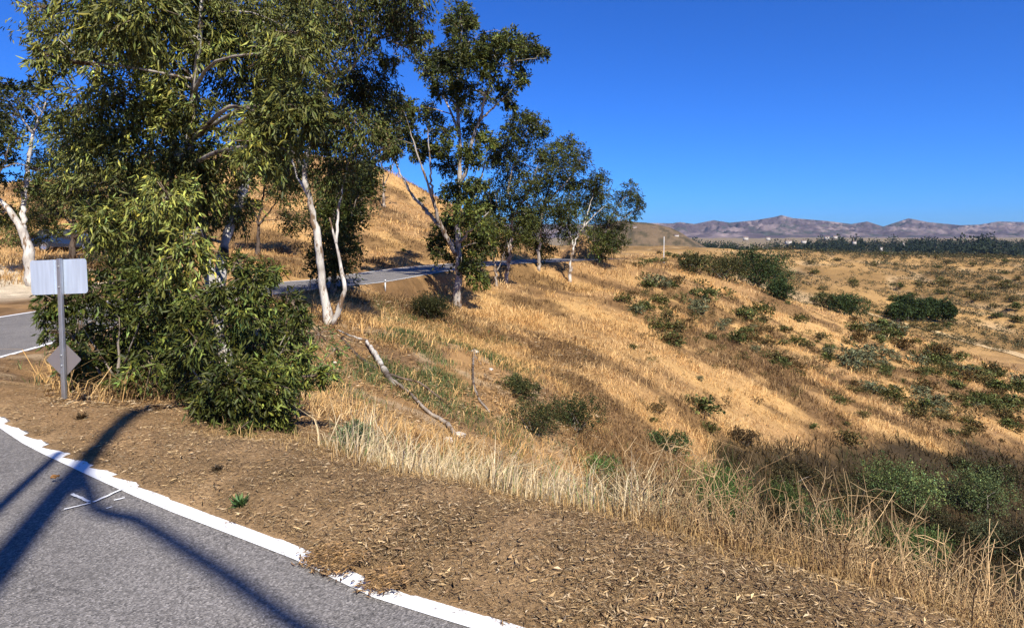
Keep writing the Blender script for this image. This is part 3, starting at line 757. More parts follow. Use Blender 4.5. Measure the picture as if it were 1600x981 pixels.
tree("hill_tree", "thin bare-stemmed tree on the skyline of the golden hill", 70,
     [([(600, 322), (600, 290), (598, 265), (592, 240)], .13, .05), ([(600, 290), (612, 265), (618, 250)], .07, .03)],
     [(592,238,14),(610,250,11),(598,262,9),(578,250,10),(622,240,9)],
     EUCM*.9, 54, leaf=(0.4, 0.16), n=300, spread=1.2, droop=.3, group=GH, bark=np.array([.34, .28, .22]))
tree("hill_tree", "little dark tree low on the golden hill beside the round foliage", 60,
     [([(565, 334), (565, 305), (566, 280)], .07, .03)],
     [(566,285,12),(568,268,12),(560,300,8),(575,300,7)],
     EUCD*.8, 55, leaf=(0.34, 0.12), n=320, spread=.7, droop=.1, group=GH, bark=GREYBARK)

# ------------------------------------------------------------------ mid distance trees and dense shrubs (placed on the ground they hit)
def round_bush(name, label, px, py, wpx, hpx, base, seed, n=900, group=None, cat="bush", lump=5, ls=1.0, trunk=False, Y=None, droop=0.1, mat=None, lw=0.45):
    rng = np.random.default_rng(seed)
    if Y is None:
        h_ = hit(px, py); Y = h_[1]; org = h_; print(name, px, py, 'Y', round(Y, 1))
    else:
        x = (px-PX0)/FPX*Y; org = np.array([x, Y, hz(x, Y)])
    k = Y/FPX; w_, h = wpx*k, hpx*k
    root = empty(name, org, label, cat, group)
    cm, tm = MB(), MB(); branch_mb[0] = tm
    L = max(0.035, 2.9*k)*ls; n = int(n*2)
    for q in range(lump):
        a = rng.random()*6.28; f = rng.random()**.5*0.33
        R0 = (0.27+0.13*rng.random())*min(w_, h*1.3)
        C = org + np.array([math.cos(a)*f*w_, math.sin(a)*f*w_, R0*0.6 + max(0, h-R0*1.6)*rng.random()**.6])
        if lump > 2 and q == 0: C = org + np.array([0, 0, h-R0*1.05])
        clump_leaves(cm, C, R0, n//lump, rng, L, L*lw, base, droop=droop, var=.38, sprays=max(6, n//lump//9), hang=.1)
        pp, ra = catmull([org - np.array([0, 0, .05]) + rng.normal(0, .03*w_, 3)*np.array([1, 1, 0]), (org+C)/2+rng.normal(0, .06*w_, 3), C], [.028*h, .018*h, .006*h], h*.2)
        tm.tube(pp, ra, 5, GREYBARK*.8, cap=False)
    tm.build("trunk" if trunk else "stem", M_BARK, root, org, smooth=True)
    cm.build("crown" if trunk else "foliage", mat or (M_FARLEAF if Y > 12 else M_LEAF), root, org)
    return root

OAK = np.array([0.042, 0.062, 0.022]); OLIVE = np.array([0.085, 0.085, 0.032]); SAGE = np.array([0.12, 0.135, 0.075])
round_bush("oak_tree", "big round dark oak standing at the end of the golden spur", 1182, 448, 88, 62, OAK*.95, 61, 6000, cat="tree", lump=12, trunk=True)
round_bush("oak_tree", "half bare brownish oak thicket tree left of the big round oak", 1130, 438, 70, 44, OLIVE*.6, 62, 2200, cat="tree", lump=9, trunk=True)
round_bush("oak_tree", "olive scrubby oak nearest the white post on the spur", 1085, 426, 62, 32, OLIVE*.62, 63, 2000, cat="tree", lump=7, trunk=True)
round_bush("round_bush", "dark bush downhill of the big round oak", 1218, 468, 52, 32, OAK, 64, 2000, lump=7)
round_bush("round_bush", "spiky lighter green bush between the oak and the dark clump", 1288, 481, 42, 22, OLIVE*.9, 65, 1300, lump=5)
round_bush("round_bush", "dark green rounded bush on the spur crest beside the dirt track", 1328, 494, 50, 36, OAK, 66, 2000, lump=6)
for q, (px, py, w_, h, lab) in enumerate(((1402,503,40,30,"leftmost low bush of the dark row by the dirt track"),(1418,502,34,38,"tallest bush near the left of the dark row by the track"),
        (1436,504,32,32,"middle bush of the dark row by the dirt track"),(1455,504,34,32,"fourth bush along the dark row by the dirt track"),(1474,504,30,36,"rightmost bush of the dark row by the dirt track"))):
    round_bush("row_bush", lab, px, py, w_*.86, h*(1.0+.12*(q%2)), OAK*.85, 70+q, 2600, group="row of dark bushes by the dirt track", lump=6)

# named bushes of the ravine and the near slope
NB = [("fennel_bush","upright grey green fennel clump in the pale grass, nearest the eucalyptus bush",550,716,66,64,6.4,np.array([.10,.13,.06]),1500,.5),
      ("fennel_bush","grey green fennel clump in the pale grass below the log's end",752,728,70,46,6.6,np.array([.10,.13,.055]),1200,.5),
      ("dark_bush","black green brush in the shade left of the tall airy gum's foot",672,500,84,38,30,np.array([.03,.032,.012]),2600,.2),  # near-black colour includes the shade beside the gum
      ("low_bush","flat dark bush on the slope, upper left of the dark trio",812,622,90,30,17,np.array([.055,.06,.022]),1500,0),
      ("low_bush","dark bush on the slope, lowest of the dark trio",838,680,92,54,14.8,np.array([.048,.052,.02]),1900,0),
      ("low_bush","rounded dark bush on the slope, right one of the dark trio",900,674,74,58,15.4,np.array([.045,.055,.02]),2000,0),
      ("green_bush","small green bush on the gully's far side under golden grass",1040,706,80,30,18,np.array([.06,.085,.03]),1200,0),
      ("round_bush","big grey green rounded bush in the gully, left of two",1425,802,132,76,20,np.array([.095,.125,.045]),3600,0),
      ("round_bush","grey green rounded bush in the gully near the right border",1520,802,120,68,21,np.array([.09,.115,.045]),3000,0),
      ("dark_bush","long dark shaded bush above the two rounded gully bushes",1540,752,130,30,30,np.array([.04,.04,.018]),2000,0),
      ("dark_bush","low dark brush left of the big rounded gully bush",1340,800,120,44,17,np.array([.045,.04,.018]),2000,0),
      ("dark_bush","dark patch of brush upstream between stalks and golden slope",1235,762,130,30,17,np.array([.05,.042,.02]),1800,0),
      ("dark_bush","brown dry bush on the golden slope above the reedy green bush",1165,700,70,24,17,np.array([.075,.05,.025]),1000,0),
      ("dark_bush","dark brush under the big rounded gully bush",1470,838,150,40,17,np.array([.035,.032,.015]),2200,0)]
NB += [("green_bush","olive green bush between the shaded clump and the big rounded one",1365,862,100,46,18,np.array([.07,.085,.028]),2400,.2),
      ("green_bush","pale sage bush low in the gully under the rounded pair",1545,862,110,50,18,np.array([.095,.105,.05]),2400,.1),
      ("green_bush","dull green bush beyond the reedy bright one",1225,795,90,38,18,np.array([.06,.08,.026]),2000,.2)]
NB += [("green_bush","bright green bush low in the gully beyond the pale grass",935,750,64,36,11,np.array([.075,.125,.035]),1200,.3),
      ("green_bush","wide bright green reedy bush behind the dry brown stalks",1125,800,150,76,13,np.array([.075,.13,.034]),3600,.4),
      ("green_bush","feathery green bush among dry stalks at lower right",1448,892,110,62,18,np.array([.085,.125,.04]),3000,.3),
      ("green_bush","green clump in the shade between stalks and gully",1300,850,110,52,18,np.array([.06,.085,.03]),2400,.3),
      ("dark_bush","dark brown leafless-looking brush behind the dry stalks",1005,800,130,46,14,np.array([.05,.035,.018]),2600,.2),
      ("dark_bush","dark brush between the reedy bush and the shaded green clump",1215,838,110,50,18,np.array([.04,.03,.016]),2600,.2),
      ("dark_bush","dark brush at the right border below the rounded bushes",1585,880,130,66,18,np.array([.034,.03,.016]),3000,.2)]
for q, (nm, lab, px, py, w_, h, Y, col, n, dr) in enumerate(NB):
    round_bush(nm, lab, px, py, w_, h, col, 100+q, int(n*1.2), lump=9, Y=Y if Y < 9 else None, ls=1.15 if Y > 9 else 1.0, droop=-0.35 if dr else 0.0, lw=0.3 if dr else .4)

# ------------------------------------------------------------------ scrub dotted over the hills: copies of six kinds
def scrub_proto(seed, col, n=520, name="scrub_bush"):
    rng = np.random.default_rng(seed); mb = MB()
    for q in range(6):
        a = q+rng.random(); f = .24 if q else 0
        clump_leaves(mb, np.array([math.cos(a)*f, math.sin(a)*f, .26+.16*rng.random()]), .30, n//6, rng, .12, .06, col, droop=-.2, sprays=14, hang=0, var=.35)
    return mesh_np(name, np.concatenate(mb.V), np.concatenate(mb.F3), M_FARLEAF, None, np.concatenate(mb.T))
protos = [scrub_proto(200+q, cc) for q, cc in enumerate((np.array([.075,.074,.022]), np.array([.05,.058,.018]), np.array([.095,.078,.03]), np.array([.085,.095,.032]), np.array([.10,.066,.026]), np.array([.115,.115,.06])))]
rng = np.random.default_rng(77)
spots = []; SCRUB = []
def scatter(n, box, dens, size, grp, lab):
    k = 0; tries = 0
    while k < n and tries < n*30:
        tries += 1
        px, py = rng.uniform(box[0], box[2]), rng.uniform(box[1], box[3])
        if rng.random() > dens(px, py): continue
        spots.append((px, py, size*math.exp(rng.normal(0, .35)), grp, lab)); k += 1
def lin(x, pts):
    return np.interp(x, [p[0] for p in pts], [p[1] for p in pts])
crest = [(950,412),(1090,442),(1200,464),(1300,494),(1400,520),(1500,568),(1600,612)]
def spur(px, py):
    t = (py - lin(px, crest))
    if t < 3: return 0
    band = math.exp(-((py-(470+(px-1000)*0.33))/45.0)**2)
    return min(1, band + 0.10) * (1 if px > 985 else .25)
scatter(150, (960, 415, 1600, 700), spur, 21, "scrub on the golden spur", "scrubby olive bush growing on the golden grass spur")
scatter(16, (1440, 580, 1600, 640), lambda a, b: 1, 24, "scrub on the golden spur", "larger green scrub bush at the spur's lower right foot")
def farh(px, py):
    if py < 393 + 0.0*px: return 0
    if py > lin(px, crest) - 12: return 0
    return 0.25 + 0.75*sstep(1330, 1480, px)
scatter(80, (1210, 394, 1600, 520), farh, 12, "scrub dotted over the far tan hill", "small dark scrub bush dotted on the far tan hill")
scatter(40, (1330, 500, 1600, 620), lambda a, b: 1.0 if -4 < b-lin(a, crest) < 26 else 0, 22, "scrub on the golden spur", "larger green scrub bush at the spur's lower right foot")
scatter(12, (985, 396, 1070, 420), lambda a, b: 1, 13, "scrub beside the road's far end", "low green scrub by the far end of the road")
scatter(10, (520, 300, 690, 400), lambda a, b: 1, 9, "scrub on the golden hillside behind the road", "small scrub bush on the golden hill above the road")
used = set()
for q, (px, py, s, grp, lab) in enumerate(spots):
    h_ = hit(px, py)
    if h_ is None or h_[1] > 500: continue
    pr = int(rng.integers(0, 6)) if h_[1] < 130 else int(rng.integers(0, 3))
    o = protos[pr] if pr not in used else protos[pr].copy()
    if pr in used: COL.objects.link(o)
    used.add(pr)
    sw = s*h_[1]/FPX
    sw = min(sw, 3.4)
    o.location = (float(h_[0]), float(h_[1]), float(h_[2])-0.03*sw)
    o.scale = (sw*rng.uniform(.9, 1.3), sw*rng.uniform(.9, 1.3), sw*rng.uniform(.65, .95)); o.rotation_euler = (0, 0, rng.random()*6.28)
    kind_ = ('olive', 'dark green', 'dry brown', 'sage green', 'reddish', 'silvery')[pr]
    if 'spur' in grp:
        size_ = 'low' if s < 21 else 'big'
        if px < 1037: w_ = "left of the white post"
        elif px < 1085: w_ = "just right of the white post"
        elif py > lin(px, crest)+110: w_ = "low on the spur above the gully"
        elif px < 1250: w_ = "on the spur below the big oak"
        elif px < 1350: w_ = "on the spur's crest near its dark bush"
        elif px < 1490: w_ = "in front of the dark bush row"
        else: w_ = "on the spur's end at the border"
    elif 'far tan' in grp:
        size_ = 'low' if s < 12 else 'big'
        if py < 412: w_ = "along the far tan hill's skyline"
        elif py > 470: w_ = "at the far tan hill's foot"
        elif px < 1340: w_ = "on the far hill's bare left flank"
        elif px < 1460: w_ = "in the middle of the far hill"
        else: w_ = "on the far hill's right flank"
    elif 'far end' in grp: size_ = 'low'; w_ = "beside the road's far end"
    else: size_ = 'small'; w_ = "on the golden hill above the road"
    SCRUB.append((size_, kind_, w_, px, grp, o))
ORD = "leftmost second third fourth fifth sixth seventh eighth ninth tenth".split()
from collections import defaultdict
byl = defaultdict(list)
for t in SCRUB: byl[t[:3]].append(t)
for (size_, kind_, w_), L_ in byl.items():
    L_.sort(key=lambda t: t[3])
    for q, t in enumerate(L_):
        if len(L_) == 1: lab = f"{size_} {kind_} scrub bush {w_}"
        elif q == len(L_)-1: lab = f"rightmost of the {size_} {kind_} scrub {w_}"
        elif q == 0: lab = f"leftmost of the {size_} {kind_} scrub {w_}"
        elif q < 10: lab = f"{ORD[q]} from left of the {size_} {kind_} scrub {w_}"
        else: lab = f"{size_} {kind_} scrub bush {w_}, right part"
        tag(t[5], lab, "bush", t[4])

# ------------------------------------------------------------------ far scrub carpet (uncountable), valley woods
def blob_field(name, pts, sizes, cols, nleaf, seed, aspect=0.7, mat=M_FARLEAF, up=0.45, leaf=.3):
    rng = np.random.default_rng(seed); n = len(pts)
    idx = np.repeat(np.arange(n), nleaf)
    u = unit(rng.normal(size=(len(idx), 3)))*(rng.random((len(idx), 1))**.4)
    s = sizes[idx][:, None]
    pos = pts[idx] + u*s*np.array([.5, .5, .5*aspect]) + np.array([0, 0, 1])*s*up*aspect
    L = sizes[idx]*leaf
    mb = MB()
    t = cols[idx]*np.exp(rng.normal(0, .3, len(idx)))[:, None]
    leaves(mb, pos, u+rng.normal(0, .5, pos.shape), L, L*.6, rng, t)
    return mb.build(name, mat)
n = 7500
pxs, Ys = rng.uniform(1180, 1760, n), np.exp(rng.uniform(math.log(120), math.log(375), n))
xs = (pxs-PX0)/FPX*Ys; keep = (fbm(xs/30, Ys/30, 3, 301) + .8*sstep(1300, 1500, pxs)+.35*sstep(280, 350, Ys) > rng.uniform(-.35, 1.0, n))
xs, Ys = xs[keep], Ys[keep]; zs = H(xs, Ys, False)
cc = mix(np.array([.055,.056,.026]), np.array([.095,.078,.04]), rng.random(len(xs)))
tag(blob_field("far_scrub", np.stack([xs, Ys, zs], 1), Ys*0.0072*np.exp(rng.normal(0, .35, len(xs))), cc, 26, 302, .5, leaf=.2), kind='stuff', label="low grey green scrub covering the far hill", cat="scrub")
n = 2600
pxs = rng.uniform(985, 1640, n); pys = rng.uniform(420, 660, n)
P_ = []
kk = np.array([spur(a, b) for a, b in zip(pxs, pys)]) > rng.random(n)*1.1
for a, b in zip(pxs[kk][:420], pys[kk][:420]):
    q_ = hit(a, b)
    if q_ is not None and q_[1] < 110: P_.append(q_)
P_ = np.array(P_); sz_ = P_[:, 1]*np.exp(rng.normal(math.log(.0095), .45, len(P_)))
cc = np.array([[.08,.072,.024],[.05,.055,.018],[.095,.06,.026],[.07,.075,.026],[.12,.085,.035]])[rng.integers(0, 5, len(P_))]
tag(blob_field("low_scrub", P_, sz_, cc, 70, 303, .55, leaf=.16), kind='stuff', label="small low scrub and dead twigs sprinkled between the spur's bushes", cat="scrub")
n = 1300
pxs = rng.uniform(900, 1800, n); Ys = rng.uniform(850, 1750, n); xs = (pxs-PX0)/FPX*Ys
dn = fbm(xs/90, Ys/160, 3, 311)+.5*sstep(1150, 1350, pxs)
keep = dn > -.05
xs, Ys = xs[keep], Ys[keep]; zs = H(xs, Ys, False)
cc = mix(np.array([.015,.024,.016]), np.array([.028,.036,.02]), rng.random(len(xs)))
tag(blob_field("valley_woods", np.stack([xs, Ys, zs], 1), 15*np.exp(rng.normal(0, .3, len(xs))), cc, 110, 312, 1.1, leaf=.17), kind='stuff', label="dark belt of woods filling the valley below the mountains", cat="woods")

# ------------------------------------------------------------------ mountains and the brown hill
prof = [(300,352),(700,350),(900,350),(950,351),(1000,348),(1050,349),(1062,347),(1085,350),(1115,344),(1140,348),(1180,344),(1210,339),(1221,336),(1240,341),(1290,345),(1330,350),(1355,346),(1380,354),(1420,341),(1450,347),
        (1500,352),(1530,351),(1560,346),(1600,347),(1660,351),(1750,345),(1900,350),(2300,352)]
pxg = np.linspace(560, 2050, 900); Yg = np.linspace(4200, 9000, 240)
PXX, YY = np.meshgrid(pxg, Yg)
xx = (PXX-PX0)/FPX*YY
f = (YY-4200)/(9000-4200)
ridge = 1-np.abs(fbm(xx/900, YY/900, 6, 401, .55))
rid2 = 1-np.abs(fbm(xx/330+5, YY/330, 5, 402, .55))
top = CAMZ + (PY0-lin(PXX, prof))/FPX*8400
env = np.where(YY < 8400, sstep(0.0, 0.875, f)**1.1, 1-0.7*sstep(8400, 9000, YY))
mz = -42 + (top+42)*env*(0.72+0.28*np.clip(ridge, 0, 1)) - 60*env*(1-env)*0 + (rid2-.72)*210*np.sin(np.pi*np.clip(f/.9, 0, 1)) + (1-np.abs(fbm(xx/150, YY/150, 4, 403))-.75)*70*np.sin(np.pi*np.clip(f/.95, 0, 1))
sk = np.exp(-((YY-8400)/260)**2); mz = mz*(1-sk) + top*sk + (rid2-.8)*10*sk
mz = np.minimum(mz, CAMZ+(PY0-(lin(PXX, prof)+1.0))/FPX*YY + 6)
mz[0] = -60; mz[-1] = -60
V = np.stack([xx, YY, mz], -1).reshape(-1, 3); nw = len(pxg)
i = np.arange(len(Yg)-1)[:, None]*nw; j = np.arange(nw-1)[None]
F = np.stack([i+j, i+j+1, i+nw+j+1, i+nw+j], -1).reshape(-1, 4)
mt = mix(np.array([.075,.057,.066]), np.array([.195,.15,.145]), sstep(-.25, .35, fbm(V[:, 0]/260, V[:, 1]/380, 6, 411, .62)))
mt = mix(mt, np.array([.05,.055,.05]), sstep(.14, .34, fbm(V[:, 0]/130, V[:, 1]/240, 5, 412, .6))*.8)
M_ROCK = tinted("mountain_rock", rough=.95, spec=.05, nscale=.012, namt=.3)
tag(mesh_np("mountains", V, F, M_ROCK, tint=mt, smooth=True), kind='structure')

pxg = np.linspace(880, 1180, 160); Yg = np.linspace(620, 1100, 80)
PXX, YY = np.meshgrid(pxg, Yg); xx = (PXX-PX0)/FPX*YY
prof2 = [(880,372),(930,356),(965,347),(1000,344),(1025,348),(1060,360),(1090,378),(1120,400),(1180,420)]
def hill_z(x, y):
    x, y = np.asarray(x, dtype=float), np.asarray(y, dtype=float)
    top = CAMZ + (PY0-lin(PX0+x/850*FPX, prof2))/FPX*850
    e = np.exp(-((y-850)/120.0)**2)
    return -48 + (top+48)*e + fbm(x/30, y/30, 5, 421)*2.6*e + (1-np.abs(fbm(x/60, y/60, 3, 422)))*5*e - 5*e
mz = hill_z(xx, YY)
V = np.stack([xx, YY, mz], -1).reshape(-1, 3); nw = len(pxg)
i = np.arange(len(Yg)-1)[:, None]*nw; j = np.arange(nw-1)[None]
F = np.stack([i+j, i+j+1, i+nw+j+1, i+nw+j], -1).reshape(-1, 4)
mt = mix(np.array([.135,.095,.058]), np.array([.06,.05,.03]), sstep(-.15, .3, fbm(V[:, 0]/9, V[:, 1]/16, 5, 423, .6)))
tag(mesh_np("hill", V, F, M_GROUND, tint=mt, smooth=True), kind='structure')

# ------------------------------------------------------------------ small houses far down the valley
M_WALL = plain("pale_stucco", (.45,.41,.36), .8); M_ROOF = plain("roof_tile", (.22,.15,.12), .8); M_GLASS = plain("window_glass", (.03,.035,.04), .15)
def house(px, py, Y, wd, lab):
    wd *= .62
    if Y < 900:
        for Yq in np.arange(640, 900, 4):
            p = P(px, py, Yq)
            if p[2] <= hill_z(p[0], p[1]): break
    else: p = P(px, py, Y)
    root = empty("valley_house", p, lab, "house", "small houses in the valley")
    dp, h = wd*.6, wd*.30
    a = MB(); a.box((0, 0, h/2-2), (wd, dp, h+4)); a.build("wall", M_WALL, root)
    r_ = MB(); x, y = wd/2+.5, dp/2+.5
    r_.add([[-x,-y,h],[x,-y,h],[x,y,h],[-x,y,h],[-x,0,h+wd*.16],[x,0,h+wd*.16]], [[0,1,5,4],[2,3,4,5]])
    r_.add([[-x,-y,h],[-x,0,h+wd*.16],[-x,y,h],[x,-y,h],[x,y,h],[x,0,h+wd*.16]], [[0,1,2],[3,4,5]])
    r_.build("roof", M_ROOF, root)
    for q in (-.3, 0, .3):
        b_ = MB(); b_.box((q*wd, -dp/2-.03, h*.55), (wd*.12, .1, h*.35)); b_.build("window", M_GLASS, root)
for (px, py, Y, wd, lab) in ((1057,369,760,8,"white house on the brown hill's right flank"),(992,356,800,7,"pale house half way up the brown hill's left shoulder"),(1022,357,790,6,"pale building near the brown hill's top"),
     (1165,373,1250,14,"pale house just above the left end of the dark woods"),(1200,373,1300,12,"pale house under the highest peak"),(1232,379,1150,16,"pale house among gaps of the woods under the peak"),
     (1256,378,1200,13,"small house right of the gap in the woods"),(1292,372,1500,16,"pale long house above the woods, left of centre"),(1305,371,1500,14,"pale house beside the long one above the woods"),
     (1335,379,1250,10,"white house standing inside the dark woods"),(1412,381,1250,9,"lone white house in the woods under the second peak"),(1377,388,700,5,"little tan hut on the far hill's skyline")):
    house(px, py, Y, wd, lab)

# ------------------------------------------------------------------ cut bank at the road's far bend
x0, y0 = (928-PX0)/FPX*59.0, 64.5
bz = hz(x0, y0)
b_ = MB()
rg = np.random.default_rng(9)
gxn, gyn = 26, 14
U, W_ = np.meshgrid(np.linspace(-2.9, 2.4, gxn), np.linspace(-2.6, 4, gyn))
ht = np.clip(2.6 - 1.1*np.abs(U+.5) - .25*np.maximum(U, 0), -0.5, 3)*np.clip((W_+2.6)*3, 0, 1)*np.clip((4-W_)/3, 0, 1)
ht += fbm(U/.7, W_/.7, 4, 431)*.22
V = np.stack([U, W_, ht-.1], -1).reshape(-1, 3)
i = np.arange(gyn-1)[:, None]*gxn; j = np.arange(gxn-1)[None]
b_.add(V, np.stack([i+j, i+j+1, i+gxn+j+1, i+gxn+j], -1).reshape(-1, 4), SOIL)
o = b_.build("earth_bank", M_GROUND); o.location = (x0, y0, bz); tag(o, kind='structure')

# ------------------------------------------------------------------ road sign seen from behind
sx, sy = (101-PX0)/FPX*7.5, 7.5
sz = hz(sx, sy)
sign = empty("road_sign", (sx, sy, sz), "road sign seen from behind, blank metal plate over a grey diamond on a steel post", "road sign")
sign.rotation_euler = (R(1.0), R(-1.4), R(-8))
def plate(name, pts, th, mat, loc, rot, parent, bev=0.0):
    n = len(pts); V = [(x, y0_, z) for y0_ in (-th/2, th/2) for (x, z) in pts]
    me = bpy.data.meshes.new(name)
    me.from_pydata(V, [], [list(range(n)), list(range(2*n-1, n-1, -1))] + [[k, k+n, (k+1) % n+n, (k+1) % n] for k in range(n)])
    me.materials.append(mat); o = bpy.data.objects.new(name, me); COL.objects.link(o); o.parent = parent; o.location = loc; o.rotation_euler = rot
    return o
def rrect(w_, h, r, k=5):
    out = []
    for (cx, cy, a0) in ((w_/2-r, h/2-r, 0), (-w_/2+r, h/2-r, 90), (-w_/2+r, -h/2+r, 180), (w_/2-r, -h/2+r, 270)):
        for q in range(k+1):
            a = R(a0+90*q/k); out.append((cx+r*math.cos(a), cy+r*math.sin(a)))
    return out
post_pts = rrect(.054, .044, .010, 3)
pm = MB(); m_ = len(post_pts)
V = [(x, y, z) for z in (-.3, 1.69) for (x, y) in post_pts]
pm.add(V, [[k, (k+1) % m_, (k+1) % m_+m_, k+m_] for k in range(m_)])
pm.add([(0, 0, 1.69)]+[(x, y, 1.69) for (x, y) in post_pts], [[0, k+1, (k+1) % m_+1] for k in range(m_)])
pst = pm.build("post", M_GALV, sign)
pl = plate("sign_panel", rrect(.72, .405, .035), .004, M_ALU, (-.045, .031, 1.475), (0, R(-1), R(2)), sign)
dm = plate("diamond_panel", [(q[0]*math.cos(R(45))-q[1]*math.sin(R(45)), q[0]*math.sin(R(45))+q[1]*math.cos(R(45))) for q in rrect(.31, .31, .02)], .004, M_GREY, (-.02, .032, .50), (0, 0, R(4)), sign)
hb = MB()
for z in (1.36, 1.60, .56, .44):
    a = np.arange(6)*math.pi/3
    V = [(.011*math.cos(t), y, z+.011*math.sin(t)) for y in (-.034, -.024) for t in a]
    hb_ = MB(); hb_.add(V, [[k, (k+1) % 6, (k+1) % 6+6, k+6] for k in range(6)]); hb_.add(V, [[0, 5, 4], [0, 4, 3], [0, 3, 2], [0, 2, 1]])
    hb_.build("bolt", M_GALV, pst)
ch = plate("plate_strip", rrect(.05, .40, .004), .008, M_ALU, (-.075, -.006, 0), (0, 0, 0), pl)  # narrow strip on the plate, left of the post

tp = [hit(*q) for q in ((1350,490),(1376,497),(1404,505),(1440,515),(1480,526),(1520,537),(1560,548),(1600,558),(1680,580))]
tp = np.array([q for q in tp if q is not None and q[1] > 60])
tpp, _ = catmull(tp, np.zeros(len(tp)), 1.5)
tt = np.gradient(tpp[:, :2], axis=0); tt /= np.linalg.norm(tt, axis=1, keepdims=True)+1e-9; tnn = np.stack([-tt[:, 1], tt[:, 0]], 1)
V = []
for f_ in np.linspace(-1.5, 1.5, 7):
    q_ = tpp[:, :2]+tnn*(f_+.35*fbm(tpp[:, 0]/3, tpp[:, 1]/3+f_, 3, 181))[:, None]
    V.append(np.c_[q_, H(q_[:, 0], q_[:, 1], False)+.10])
m_ = len(tpp); V = np.concatenate(V)
F = np.concatenate([np.stack([np.arange(m_-1)+q*m_, np.arange(m_-1)+q*m_+1, np.arange(m_-1)+(q+1)*m_+1, np.arange(m_-1)+(q+1)*m_], 1) for q in range(6)])
tag(mesh_np("dirt_track", V, F, M_GROUND, tint=np.broadcast_to(np.array([.47, .33, .17]), (len(V), 3)), smooth=True), kind='structure')

# ------------------------------------------------------------------ utility pole behind the camera, whose shadow crosses the road
sd = np.array([-0.36, 0.93]); sd /= np.linalg.norm(sd)
tanE = math.tan(R(SUN_EL))
def pole_base(sh, h): return np.array(sh) - sd*h/tanE
pb = pole_base((-4.0, 7.0), 14.0)
pole = empty("utility_pole", (pb[0], pb[1], 0), "wooden utility pole across the road behind the viewer", "utility pole")
a = MB(); zz = np.linspace(-.5, 14, 16); a.tube(np.stack([np.sin(zz*.4)*.02, zz*0, zz], 1), np.linspace(.115, .085, 16), 12, None); a.build("pole", M_WOOD, pole, smooth=True)
ca = MB(); ca.tube([(0, 0, 14.0), (.35, .05, 14.15), (.8, .1, 14.2), (1.3, .15, 14.15)], [.075, .06, .045, .04], 8); ca.build("lamp_arm", M_GALV, pole, smooth=True)
# cable with a drip loop, running on along the road
hc = 11.3
def shpt(px, py, h):                                     # point at height h above the road whose shadow falls on this spot
    k = CAMZ/((py-PY0)/FPX); g = np.array([(px-PX0)/FPX*k, k]); q = g - sd*h/tanE
    return (q[0], q[1], h)
cab = MB()
pts = [(pb[0], pb[1], hc), shpt(140, 775, hc-.05), shpt(152, 795, hc-.1), shpt(190, 806, hc-.1), shpt(215, 812, hc-.1), shpt(290, 858, hc-.1), shpt(380, 915, hc-.1), shpt(470, 981, hc-.1)]
d_ = np.array(pts[-1])-np.array(pts[-3]); pts.append(tuple(np.array(pts[-1])+d_*6)); pts.append(tuple(np.array(pts[-2])+d_*25))
pp, ra = catmull(np.array(pts), [.055]*len(pts), .25); cab.tube(pp, ra, 6)
tag(cab.build("overhead_cable", M_BLACK), "thick black overhead cable looping off the utility pole", "cable")
gw = MB(); q0 = pole_base((-3.52, 4.95), 9.0)
gw.tube([(q0[0], q0[1], -.3), (q0[0], q0[1], 4), (q0[0], q0[1], 9.0)], [.05, .05, .045], 8)
gwo = gw.build("thin_mast", M_GALV, origin=(q0[0], q0[1], 0)); tag(gwo, "thin steel mast near the utility pole", "mast")

